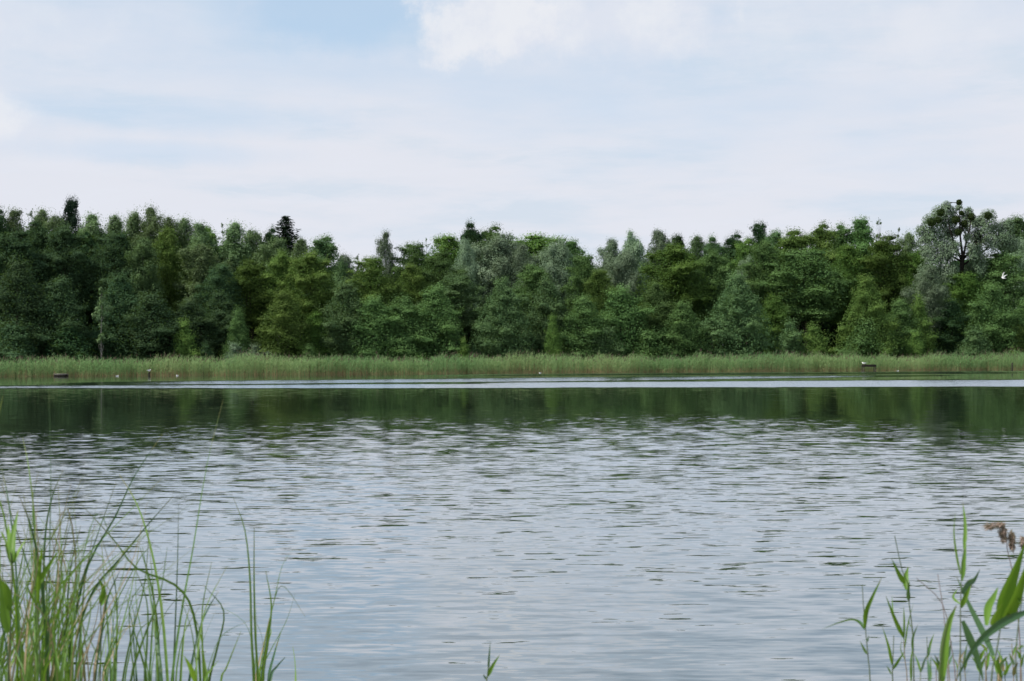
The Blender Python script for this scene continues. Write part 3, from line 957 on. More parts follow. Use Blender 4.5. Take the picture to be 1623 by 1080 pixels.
def build_woodland():
    """the depth of the wood behind the single trees: a closed mass of leaves lower than their tops"""
    rng = np.random.default_rng(9)
    Cs, Ds, Ss = [], [], []
    top_px = np.array([[-400, 372], [0, 372], [250, 376], [400, 398], [480, 420], [560, 440], [640, 425], [740, 400], [900, 412], [940, 440],
                       [1000, 410], [1200, 400], [1400, 396], [1500, 425], [1623, 390], [2000, 390]])
    n_t = 230
    for i in range(n_t):
        px = -260 + (2140) * (i + rng.uniform()) / n_t
        row = i % 3
        D = 163.0
        b = [42, 56, 70][row] + rng.uniform(-3, 3)
        for _ in range(3):
            D = float(shore(P(px, 400, D).x)) + b
        yt = np.interp(px, top_px[:, 0], top_px[:, 1]) - 9 + rng.uniform(0, 24)
        top = P(px, yt, D)
        zb = float(ground_z(top.x, D))
        Hh = top.z - zb
        m = 700
        t = rng.uniform(0, 1, m)
        a = rng.uniform(0, 6.283, m)
        R = 4.0 * np.maximum(prof_dome(t), np.where(t < 0.6, 0.95, 0.0)) * (0.45 + 0.55 * rng.uniform(size=m))
        p = np.stack([top.x + R * np.cos(a), D + R * np.sin(a), zb + Hh * (0.03 + 0.96 * t)], -1)
        Cs.append(p)
        Ds.append(np.stack([np.cos(a), np.sin(a), t - 0.2], -1))
    C = np.concatenate(Cs)
    d = np.concatenate(Ds)
    n = len(C)
    V, F = rhombs(C, d + rng.normal(0, 0.6, (n, 3)), rng.normal(0, 1, (n, 3)), rng.uniform(0.6, 1.1, n), rng.uniform(0.45, 0.8, n))
    o = obj('woodland', mesh_np('woodland', V, F, {'tint': np.repeat(rng.uniform(size=n), 4)}), M['wood'])
    tag(o, 'dim green depth of the wood behind the front trees', 'woodland', kind='stuff')


build_trees()
build_mistletoe_willow()
build_woodland()


# ------------------------------------------------------------------ reed belt along the far shore
def build_reed_bed():
    rng = np.random.default_rng(31)
    n = 22000
    x = rng.uniform(-85, 95, n)
    dep = rng.uniform(0, 1, n) ** 1.3 * 4.6
    edge = 0.35 * np.sin(x * 0.9) + 0.3 * np.sin(x * 0.33 + 2) + 0.25 * np.sin(x * 2.3 + 1)
    y = shore(x) + dep + edge * (dep < 2.0)
    hfac = 1.0 + 0.07 * np.sin(x * 0.21 + 1) + 0.06 * np.sin(x * 0.63) + 0.05 * np.sin(x * 1.7 + 2) + 0.045 * np.sin(x * 3.9 + 0.4) * np.sin(x * 0.8)
    h = (1.83 + 0.21 * rng.normal(0, 1, n)) * hfac * np.interp(dep, [0, 1.0, 2.2], [0.80, 0.96, 1.0])
    # the dip in the reeds left of the wooden landing stage, as in the photograph
    gap = P(1377, 575, 175).x
    h *= 1 + 0.07 * np.sin(x * 1.15 + 0.3) * np.sin(x * 0.29 + 1.1)
    h *= 1 - 0.12 * np.exp(-((x - gap) / 1.4) ** 2)
    z0 = np.maximum(ground_z(x, y), -0.3)
    patch = 0.5 + 0.25 * np.sin(x * 0.17 + 0.5) + 0.2 * np.sin(x * 0.52 + 1.7) + 0.15 * rng.normal(0, 1, n)
    Vs, Fs, Ts, Hs = [], [], [], []
    off = 0

    def addtri(A, B, C, tint, dry):
        nonlocal off
        m = len(A)
        Vs.append(np.stack([A, B, C], 1).reshape(-1, 3))
        Fs.append(off + np.arange(3 * m).reshape(-1, 3))
        off += 3 * m
        Ts.append(np.repeat(tint, 3))
        Hs.append(np.repeat(dry, 3) if np.ndim(dry) == 1 else dry.reshape(-1))

    lean = rng.normal(0, 0.07, (n, 2))
    base = np.stack([x, y, z0], -1)
    tip = np.stack([x + lean[:, 0] * h, y + lean[:, 1] * h, h], -1)
    a = rng.uniform(0, 6.283, n)
    side = np.stack([np.cos(a), np.sin(a), 0 * a], -1) * 0.016
    dryl = np.where(rng.uniform(size=n) < 0.16 + 0.34 * np.clip(np.sin(x * 0.19 + 2.2) * np.sin(x * 0.47 + 0.6) + 0.1, 0, 1), 1.0, 0.10)
    addtri(base - side, base + side, tip, patch, dryl)
    # last year's straw standing at the foot of the belt
    m = 24000
    q = rng.integers(0, n, m)
    bp = base[q] + rng.normal(0, 0.12, (m, 3)) * np.array([1, 0.6, 0])
    hh = rng.uniform(0.2, 0.62, m)
    ln = rng.normal(0, 0.16, (m, 2)) * hh[:, None]
    a = rng.uniform(0, 6.283, m)
    sd = np.stack([np.cos(a), np.sin(a), 0 * a], -1) * 0.015
    tp = np.stack([bp[:, 0] + ln[:, 0], bp[:, 1] + ln[:, 1], hh], -1)
    addtri(bp - sd, bp + sd, tp, rng.uniform(size=m), np.full(m, 1.0))
    # leaves
    for k in range(6):
        s = rng.uniform(0.22, 0.97, n)
        p = base + (tip - base) * s[:, None]
        a = rng.uniform(0, 6.283, n)
        ln = rng.uniform(0.28, 0.5, n)
        dirv = np.stack([np.cos(a) * 0.55, np.sin(a) * 0.55, rng.uniform(0.25, 1.0, n)], -1)
        e = p + nrm(dirv) * ln[:, None]
        sv = np.stack([-np.sin(a), np.cos(a), 0 * a], -1) * 0.022 + np.array([0, 0, 0.012])
        addtri(p - sv, p + sv, e, np.clip(patch + rng.normal(0, 0.2, n), 0, 1), np.where(s < 0.36, 0.5, 0.0) * (rng.uniform(size=n) < 0.5))
    # plumes
    m = 2600
    q = rng.integers(0, n, m)
    p = tip[q]
    sv = np.stack([np.ones(m), np.zeros(m), np.zeros(m)], -1) * 0.035
    up = np.stack([rng.normal(0.04, 0.05, m), rng.normal(0, 0.05, m), rng.uniform(0.18, 0.42, m)], -1)
    addtri(p - sv, p + sv, p + up, rng.uniform(size=m), np.full(m, 2.0))
    me = mesh_np('reed_bed', np.concatenate(Vs), np.concatenate(Fs), {'tint': np.concatenate(Ts), 'dry': np.concatenate(Hs)})
    m_, t, out = new_mat('far_reeds')
    at = t.n('ShaderNodeAttribute', attribute_name='tint')
    dr = t.n('ShaderNodeAttribute', attribute_name='dry')
    g = t.mix(at.outputs['Fac'], (0.160, 0.300, 0.115), (0.290, 0.400, 0.170))
    c = t.mix(t.m('MINIMUM', dr.outputs['Fac'], 1.0), g, (0.40, 0.30, 0.17))
    c = t.mix(t.ss(dr.outputs['Fac'], 1.4, 1.6), c, (0.20, 0.14, 0.11))
    b = t.n('ShaderNodeBsdfPrincipled')
    t.l.new(c, b.inputs['Base Color'])
    b.inputs['Roughness'].default_value = 0.6
    b.inputs['Specular IOR Level'].default_value = 0.2
    tr = t.n('ShaderNodeBsdfTranslucent')
    t.l.new(c, tr.inputs[0])
    mx = t.n('ShaderNodeMixShader')
    mx.inputs[0].default_value = 0.48
    t.l.new(b.outputs[0], mx.inputs[1])
    t.l.new(tr.outputs[0], mx.inputs[2])
    t.l.new(mx.outputs[0], out.inputs[0])
    o = obj('reed_bed', me, m_)
    tag(o, 'long belt of green reeds along the far shore', 'reeds', kind='stuff')


build_reed_bed()


# ------------------------------------------------------------------ landing stages, posts and gulls on the far water
def box(c, s, rz=0.0, jit=0.0):
    c = np.array(c, float)
    hx, hy, hz = np.array(s, float) / 2
    v = np.array([(-hx, -hy, -hz), (hx, -hy, -hz), (hx, hy, -hz), (-hx, hy, -hz), (-hx, -hy, hz), (hx, -hy, hz), (hx, hy, hz), (-hx, hy, hz)])
    ca, sa = math.cos(rz), math.sin(rz)
    v = np.column_stack([v[:, 0] * ca - v[:, 1] * sa, v[:, 0] * sa + v[:, 1] * ca, v[:, 2]]) + c
    f = np.array([(0, 3, 2, 1), (4, 5, 6, 7), (0, 1, 5, 4), (1, 2, 6, 5), (2, 3, 7, 6), (3, 0, 4, 7)])
    return v, f


def stage(px, py_top, wpx, label, pale):
    D = 160.0
    for _ in range(4):
        D = float(shore(P(px, py_top, D).x)) - 0.7
    t = P(px, py_top, D)
    Wm = wpx * D / FPX
    root = empty('landing_stage', (t.x, D, 0))
    tag(root, label, 'jetty')
    zt = max(t.z, 0.25)
    rng = random.Random(int(px))
    n = 6
    for i in range(n):
        yy = -0.45 + i * 0.18
        v, f = box((rng.uniform(-.05, .05), yy, zt + rng.uniform(-.02, .02)), (Wm * rng.uniform(0.93, 1.0), 0.15, 0.045), rng.uniform(-.02, .02))
        obj('plank', mesh_np('plank', v, f), M['pale_wood' if pale else 'dark_wood'], root)
    for sx in (-0.44, 0.44):
        for sy in (-0.40, 0.38):
            v, f = tube([(sx * Wm, sy, -0.7), (sx * Wm + rng.uniform(-.03, .03), sy, zt - 0.02)], [0.05, 0.045], 8)
            obj('post', mesh_np('post', v, f, smooth=True), M['old_wood'], root)
    for sy in (-0.42, 0.40):
        v, f = box((0, sy * 1.14, zt - 0.14), (Wm * 0.98, 0.06, 0.20))
        obj('beam', mesh_np('beam', v, f), M['dark_wood'], root)
    return root, zt, Wm, D


def post(px, ytop, rad, label):
    D = 160.0
    for _ in range(4):
        D = float(shore(P(px, ytop, D).x)) - 0.8
    t = P(px, ytop, D)
    v, f = tube([(0, 0, -0.9), (0.01, 0, 0.3), (0.03, 0, t.z - 0.02), (0.03, 0, t.z)], [rad, rad * 0.95, rad * 0.85, rad * 0.3], 9)
    o = obj('mooring_post', mesh_np('mooring_post', v, f, smooth=True), M['dark_wood'], loc=(t.x, D, 0))
    tag(o, label, 'post')
    return Vector((t.x + 0.03, D, t.z))


def simple_mat(name, c, rough=0.6):
    m, t, out = new_mat(name)
    tc = t.n('ShaderNodeTexCoord')
    n = t.noise(tc.outputs['Object'], 18.0, 3, 0.5)
    principled(t, out, t.mix(t.ss(n, 0.3, 0.7, 0.0, 0.25), c, tuple(v * 0.6 for v in c)), rough, 0.2)
    return m


M['gull_white'] = simple_mat('gull_white', (0.80, 0.80, 0.79))
M['gull_grey'] = simple_mat('gull_grey', (0.42, 0.44, 0.47))
M['gull_bill'] = simple_mat('gull_bill', (0.45, 0.22, 0.04))


def spindle(pts, rads, seg=10):
    return tube(pts, rads, seg)


def gull_body():
    # one continuous body from tail to head, facing +x
    return spindle([(-0.26, 0, 0.02), (-0.20, 0, 0.02), (-0.10, 0, 0.0), (0.0, 0, -0.01), (0.10, 0, 0.0), (0.155, 0, 0.045), (0.185, 0, 0.085), (0.215, 0, 0.09), (0.24, 0, 0.08)],
                   [0.012, 0.04, 0.075, 0.088, 0.075, 0.050, 0.045, 0.040, 0.006])


def gull(name, loc, rz, label, legs=False, fly=False, group='gulls at the far shore'):
    root = empty(name, loc)
    root.rotation_euler.z = rz
    tag(root, label, 'gull', group)
    v, f = gull_body()
    obj('body', mesh_np('gull_body', v, f, smooth=True), M['gull_white'], root)
    v, f = tube([(0.232, 0, 0.082), (0.262, 0, 0.076), (0.285, 0, 0.066)], [0.012, 0.009, 0.002], 6)
    obj('bill', mesh_np('gull_bill', v, f, smooth=True), M['gull_bill'], root)
    v, f = box((-0.30, 0, 0.022), (0.12, 0.07, 0.012))
    v[v[:, 0] < -0.3] *= np.array([1, 1.7, 1])
    obj('tail', mesh_np('gull_tail', v, f), M['gull_white'], root)
    for s in (-1, 1):
        if fly:      # raised wings: inner arm, wrist, pointed hand
            pl = [(0.02, 0.05, 0.03), (0.06, 0.20, 0.22), (0.03, 0.40, 0.40), (-0.06, 0.54, 0.56), (-0.14, 0.60, 0.64)]
            ch = [0.17, 0.18, 0.15, 0.09, 0.015]
            V, F = [], []
            for (a, b, c), w in zip(pl, ch):
                V += [(a + w * .45, s * b, c), (a, s * b, c + 0.018), (a - w * .55, s * b, c - 0.005), (a, s * b, c - 0.012)]
            for i in range(4):
                for k in range(4):
                    k2 = (k + 1) % 4
                    F.append((i * 4 + k, i * 4 + k2, i * 4 + 4 + k2, i * 4 + 4 + k))
            me = mesh_np('gull_wing', np.array(V), np.array(F), smooth=True)
            obj('wing', me, M['gull_white'], root)
        else:        # folded wing along the flank
            v, f = tube([(0.09, s * 0.055, 0.03), (0.0, s * 0.078, 0.03), (-0.14, s * 0.055, 0.035), (-0.32, s * 0.012, 0.04)], [0.02, 0.05, 0.04, 0.006], 8)
            obj('wing', mesh_np('gull_wing_folded', v, f, smooth=True), M['gull_grey'], root)
    if legs:
        for s in (-1, 1):
            v, f = tube([(0.0, s * 0.03, -0.06), (0.0, s * 0.03, -0.16), (0.03, s * 0.035, -0.165)], [0.009, 0.007, 0.008], 5)
            obj('leg', mesh_np('gull_leg', v, f), M['gull_bill'], root)
    return root


def build_far_things():
    st, zt, Wm, D = stage(1377, 578.5, 21, 'dark wooden landing stage at the reeds in the right half', False)
    gull('gull', (st.location.x - Wm * 0.42, D - 0.3, zt + 0.19), 2.6, 'white gull perched on the dark landing stage', legs=True)
    stage(97, 594.5, 19, 'low weathered landing stage with bleached planks at the left reeds', True)
    p = post(236, 590, 0.10, 'short dark post in the water under a perched gull at left')
    gull('gull', (p.x, p.y, p.z + 0.165), 1.1, 'white gull perched on the post at the left shore', legs=True)
    post(1604, 575, 0.10, 'dark post at the reeds near the right photo edge')
    for px, py, rz, lab in ((1423, 584.2, 0.3, 'white gull floating on the water right of the dark landing stage'),
                            (281, 596.0, 2.8, 'white gull floating by the left reeds, right of the post'),
                            (186, 596.6, 0.2, 'small gull floating left of the post with the perched gull'),
                            (856, 590.5, 3.0, 'small gull floating at the reeds near the photo middle')):
        D = 160.0
        for _ in range(4):
            D = float(shore(P(px, py, D).x)) - 1.6
        t = P(px, py, D)
        gull('gull', (t.x, D, 0.045), rz, lab).scale = (0.6, 0.6, 0.6)
    t = P(1590, 441, 150)
    g = gull('gull', t, 2.75, 'white gull flying with raised wings before the trees at right', fly=True)
    g.rotation_euler = (0.25, -0.25, 2.5)
    g.scale = (0.85, 0.85, 0.85)


build_far_things()


# ------------------------------------------------------------------ plants on the near bank
def blade_mat(name, c0, c1, ctip, trans=0.35):
    m, t, out = new_mat(name)
    at = t.n('ShaderNodeAttribute', attribute_name='tint')
    tc = t.n('ShaderNodeTexCoord')
    n = t.noise(tc.outputs['Object'], 9.0, 4, 0.6)
    u = t.n('ShaderNodeAttribute', attribute_name='across')
    c = t.mix(t.m('ADD', t.m('MULTIPLY', at.outputs['Fac'], 0.7), t.m('MULTIPLY', n, 0.3)), c0, c1)
    veins = t.m('SINE', t.m('MULTIPLY', u.outputs['Fac'], 55.0))
    c = t.mix(t.m('MULTIPLY', t.ss(veins, 0.2, 1.0), 0.2), c, c1)
    c = t.mix(t.ss(n, 0.60, 0.80, 0.0, 0.45), c, ctip)
    lo = t.n('ShaderNodeAttribute', attribute_name='along')
    tipm = t.ss(t.m('ADD', lo.outputs['Fac'], t.m('MULTIPLY', t.m('SUBTRACT', n, 0.5), 0.5)), 0.90, 0.99, 0.0, 0.75)
    c = t.mix(tipm, c, (0.24, 0.19, 0.08))                    # withered tips
    spot = t.noise(tc.outputs['Object'], 60.0, 3, 0.6)
    c = t.mix(t.ss(spot, 0.66, 0.72, 0.0, 0.5), c, (0.17, 0.13, 0.05))
    b = t.n('ShaderNodeBsdfPrincipled')
    t.l.new(c, b.inputs['Base Color'])
    b.inputs['Roughness'].default_value = 0.5
    b.inputs['Specular IOR Level'].default_value = 0.35
    tr = t.n('ShaderNodeBsdfTranslucent')
    t.l.new(t.mix(0.5, c, (0.20, 0.32, 0.02)), tr.inputs[0])
    mx = t.n('ShaderNodeMixShader')
    mx.inputs[0].default_value = trans
    t.l.new(b.outputs[0], mx.inputs[1])
    t.l.new(tr.outputs[0], mx.inputs[2])
    t.l.new(mx.outputs[0], out.inputs[0])
    return m


M['sedge'] = blade_mat('sedge_green', (0.078, 0.180, 0.042), (0.175, 0.300, 0.062), (0.22, 0.26, 0.06))
M['sedge_dark'] = blade_mat('sedge_dark_green', (0.028, 0.085, 0.040), (0.055, 0.130, 0.050), (0.10, 0.14, 0.05), 0.25)
M['reed_leaf'] = blade_mat('reed_leaf_green', (0.095, 0.215, 0.022), (0.180, 0.330, 0.040), (0.22, 0.28, 0.05), 0.4)
M['reed_leaf_blue'] = blade_mat('reed_leaf_blue_green', (0.050, 0.125, 0.060), (0.095, 0.190, 0.080), (0.12, 0.2, 0.06), 0.3)
M['reed_stem'] = blade_mat('reed_stem', (0.080, 0.130, 0.050), (0.150, 0.180, 0.080), (0.25, 0.20, 0.11), 0.1)
M['straw'] = blade_mat('straw', (0.26, 0.19, 0.10), (0.42, 0.33, 0.20), (0.20, 0.13, 0.08), 0.2)
M['dead_stem'] = blade_mat('dead_stem', (0.20, 0.13, 0.11), (0.33, 0.24, 0.20), (0.15, 0.10, 0.08), 0.1)
M['plume'] = blade_mat('plume', (0.30, 0.20, 0.16), (0.55, 0.43, 0.37), (0.48, 0.38, 0.32), 0.3)


def smooth_path(pts, n=14):
    pts = np.asarray(pts, float)
    if len(pts) == 2:
        t = np.linspace(0, 1, max(n // 2, 4))[:, None]
        return pts[0] * (1 - t) + pts[1] * t
    e = np.concatenate([[2 * pts[0] - pts[1]], pts, [2 * pts[-1] - pts[-2]]])
    out = []
    per = max(n // (len(pts) - 1), 2)
    for i in range(1, len(e) - 2):
        for k in range(per):
            t = k / per
            p0, p1, p2, p3 = e[i - 1:i + 3]
            out.append(0.5 * (2 * p1 + (p2 - p0) * t + (2 * p0 - 5 * p1 + 4 * p2 - p3) * t * t + (3 * p1 - p0 - 3 * p2 + p3) * t ** 3))
    out.append(pts[-1])
    return np.array(out)


def ribbon(path, width, facing=(0, -1, 0.15), fold=0.25, twist=0.0):
    """a leaf blade: path base -> tip, half-folded along the midrib; width: function of s or array"""
    n = len(path)
    s = np.linspace(0, 1, n)
    w = np.asarray([width(a) for a in s]) if callable(width) else np.asarray(width)
    d = nrm(np.gradient(path, axis=0))
    f = np.tile(np.asarray(facing, float), (n, 1))
    side = nrm(np.cross(d, f))
    nor = nrm(np.cross(side, d))
    a = twist * s[:, None]
    side, nor = side * np.cos(a) + nor * np.sin(a), nor * np.cos(a) - side * np.sin(a)
    V = []
    A = []
    for u in (-1.0, -0.5, 0.0, 0.5, 1.0):
        V.append(path + side * (w * u / 2)[:, None] + nor * (fold * w * abs(u) / 2)[:, None])
        A.append(np.full(n, (u + 1) / 2))
    V = np.stack(V, 1).reshape(-1, 3)
    A = np.stack(A, 1).reshape(-1)
    F = []
    for i in range(n - 1):
        for k in range(4):
            F.append((i * 5 + k, i * 5 + k + 1, i * 5 + 6 + k, i * 5 + 5 + k))
    return V, np.array(F), A, np.repeat(s, 5)


def blade_obj(root, name, path, width, mat, tint, facing=(0, -1, 0.15), fold=0.25, twist=0.0):
    o0 = np.array(root.location)
    V, F, A, S = ribbon(np.asarray(path) - o0, width, facing, fold, twist)
    me = mesh_np(name, V, F, {'tint': np.full(len(V), tint), 'across': A, 'along': S}, smooth=True)
    return obj(name, me, M[mat], root)


def stem_obj(root, path, r0, r1, mat, tint):
    o0 = np.array(root.location)
    n = len(path)
    V, F = tube(np.asarray(path) - o0, np.linspace(r0, r1, n), 7)
    me = mesh_np('stem', V, F, {'tint': np.full(len(V), tint), 'across': np.zeros(len(V))}, smooth=True)
    return obj('stem', me, M[mat], root)


def to_ground(p0, spread, rng):
    """foot of a plant whose visible part leaves the picture at point p0"""
    x, y = p0[0] + rng.uniform(-1, 1) * spread, p0[1] + rng.uniform(-0.05, 0.05)
    return np.array([x, y, float(ground_z(np.array(x), np.array(y)))])


def with_foot(foot, path):
    """the part below the picture's edge, in even steps down to the foot"""
    p0 = np.asarray(path[0])
    d = nrm(p0 - np.asarray(path[1]))
    k = np.linalg.norm(p0 - foot)
    low = []
    for a in (0.12, 0.3, 0.55, 0.8):
        low.append(p0 * (1 - a) + foot * a + d * k * 0.25 * a * (1 - a) ** 2)
    return [np.asarray(foot)] + low[::-1] + [np.asarray(q) for q in path]


def px_path(pts, D, dD=0.0):
    """traced picture points (tip last) to a path at distance D, leaning dD metres along its length"""
    n = len(pts)
    return [np.array(P(a, b, D + dD * i / max(n - 1, 1))) for i, (a, b) in enumerate(pts)]


def sedge_w(wmax, base=0.55):
    return lambda s: wmax * (base + (1 - base) * min(s / 0.3, 1)) * (1 - max(0, (s - 0.55) / 0.45) ** 1.7 * 0.84)


def build_sedges():
    rng = random.Random(4)
    PX = 1.0 / FPX
    # traced blades: tip first, in photograph pixels
    traced = [
        ([(354, 633), (328, 739), (307, 867), (290, 961), (273, 1080)], 5.0, 3),
        ([(78, 620), (81, 748), (80, 858), (77, 1080)], 4.2, 1),
        ([(4, 628), (-8, 690), (-20, 800), (-28, 1080)], 5.0, 0),
        ([(258, 688), (213, 756), (183, 820), (140, 897), (115, 1003), (108, 1080)], 4.0, 2),
        ([(189, 752), (217, 799), (239, 867), (256, 961), (266, 1080)], 4.2, 3),
        ([(128, 799), (179, 854), (217, 901), (277, 927), (307, 973), (318, 1080)], 3.6, 3),
        ([(275, 786), (230, 837), (192, 884), (149, 935), (124, 1003), (112, 1080)], 3.6, 2),
        ([(283, 799), (281, 893), (277, 1000), (274, 1080)], 3.2, 3),
        ([(285, 860), (264, 927), (251, 1003), (240, 1080)], 4.5, 3),
        ([(226, 866), (236, 927), (247, 1003), (256, 1080)], 6.5, 3),
        ([(222, 868), (240, 930), (250, 1000), (252, 1080)], 4.5, 3),
        ([(370, 790), (388, 841), (396, 918), (398, 1003), (402, 1080)], 3.8, 4),
        ([(403, 836), (403, 918), (405, 1003), (409, 1080)], 5.2, 4),
        ([(466, 869), (447, 897), (434, 952), (417, 1029), (411, 1080)], 3.2, 4),
        ([(421, 905), (430, 960), (424, 1020), (416, 1080)], 4.2, 4),
        ([(484, 978), (452, 931), (437, 945), (424, 1010), (414, 1080)], 2.0, 4),
        ([(464, 1024), (468, 1050), (469, 1080)], 4.2, 4),
        ([(446, 1000), (434, 1040), (426, 1080)], 5.0, 4),
        ([(452, 1042), (438, 1058), (428, 1080)], 5.0, 4),
        ([(382, 1000), (370, 1030), (358, 1060), (350, 1080)], 3.5, 3),
        ([(61, 748), (52, 800), (56, 870), (60, 1080)], 3.6, 1),
        ([(36, 694), (46, 745), (56, 850), (60, 1080)], 3.0, 1),
        ([(2, 740), (14, 795), (26, 900), (34, 1080)], 5.0, 0),
        ([(100, 745), (82, 790), (70, 870), (66, 1080)], 4.0, 1),
        ([(30, 785), (50, 840), (66, 930), (76, 1080)], 5.0, 1),
        ([(346, 938), (330, 965), (316, 1000), (300, 1080)], 3.6, 3),
        ([(128, 834), (112, 900), (106, 980), (104, 1080)], 3.6, 1),
        ([(160, 850), (166, 930), (172, 1010), (176, 1080)], 3.6, 2),
        ([(190, 905), (170, 950), (160, 1010), (150, 1080)], 4.6, 2),
        ([(300, 965), (292, 1000), (286, 1080)], 4.0, 3),
        ([(322, 1035), (326, 1060), (328, 1080)], 4.5, 3),
    ]
    roots_px = [(12, 3.2), (70, 3.1), (150, 3.3), (268, 3.4), (412, 3.6)]
    labels = ['dense green sedge clump at the lower left photo corner', 'tall dense sedge clump second from the lower left corner',
              'thinner sedge clump between dense corner clumps and the long arching blade', 'sedge clump with the longest arching blade in the left foreground',
              'small separate sedge tuft standing in open water, rightmost at left']
    T = []
    for (px, D), lab in zip(roots_px, labels):
        p = P(px, 1080, D)
        e = empty('sedge_clump', (p.x, D, float(ground_z(np.array(p.x), np.array(D)))))
        tag(e, lab, 'sedge', 'sedge clumps on the near bank')
        T.append(e)

    def add(pts, wpx, ti, D, mat, dD=0.0):
        path = px_path(pts[::-1], D, dD)
        foot = np.array(T[ti].location) * 0.7 + np.array([path[0][0], path[0][1], T[ti].location.z]) * 0.3
        foot[0] += rng.uniform(-.06, .06)
        foot[1] += rng.uniform(-.08, .08)
        path = smooth_path(with_foot(foot, path), 32)
        blade_obj(T[ti], 'leaf', path, sedge_w(wpx * D * PX), mat, rng.random(), (rng.uniform(-.7, .7), -1, 0.2), rng.uniform(0.2, 0.7), rng.uniform(-1.2, 1.2))

    for pts, w, ti in traced:
        add(pts, w * 1.15, ti, roots_px[ti][1] + rng.uniform(-.25, .25), rng.choice(['sedge', 'sedge', 'sedge_dark']), rng.uniform(-.3, .3))
    # the many smaller blades
    spec = [(0, 84, -25, 60, (750, 990)), (1, 84, 35, 128, (760, 960)), (2, 28, 118, 215, (820, 980)), (3, 17, 215, 335, (850, 990)), (4, 6, 396, 430, (920, 1030))]
    for ti, n, xa, xb, (ya, yb) in spec:
        for i in range(n):
            x0 = rng.uniform(xa, xb)
            yt = ya + (yb - ya) * rng.random() ** 1.1
            ln = 1080 - yt
            lean = rng.gauss(0.08, 0.27)
            bend = rng.gauss(0, 0.34)
            xt = x0 + lean * ln
            pts = [(xt + bend * ln * 0.5, yt + abs(bend) * 40), (x0 + lean * ln * 0.55 + bend * ln * 0.08, yt + ln * 0.40), (x0 + lean * ln * 0.2, yt + ln * 0.72), (x0, 1082)]
            if rng.random() < 0.08:
                pts = [(pts[0][0] + 30 * (1 if bend > 0 else -1), yt + 55)] + [(pts[0][0], yt)] + pts[1:]
            r = rng.random()
            mat = 'reed_leaf' if r > (0.80 if ti < 2 else 0.93) else 'straw' if r < (0.22 if ti < 3 else 0.10) else ('sedge_dark' if r < 0.36 else 'sedge')
            add(pts, rng.uniform(1.9, 4.4), ti, roots_px[ti][1] + rng.uniform(-.45, .5), mat, rng.uniform(-.3, .3))


def reed_w(wmax):
    def f(s):
        return wmax * (0.45 + 0.55 * min(s / 0.22, 1)) * (1 - max(0.0, (s - 0.30) / 0.70) ** 1.5 * 0.96)
    return f


def Z6(a, b):
    return 1280 + a / 3.6, 780 + b / 3.6


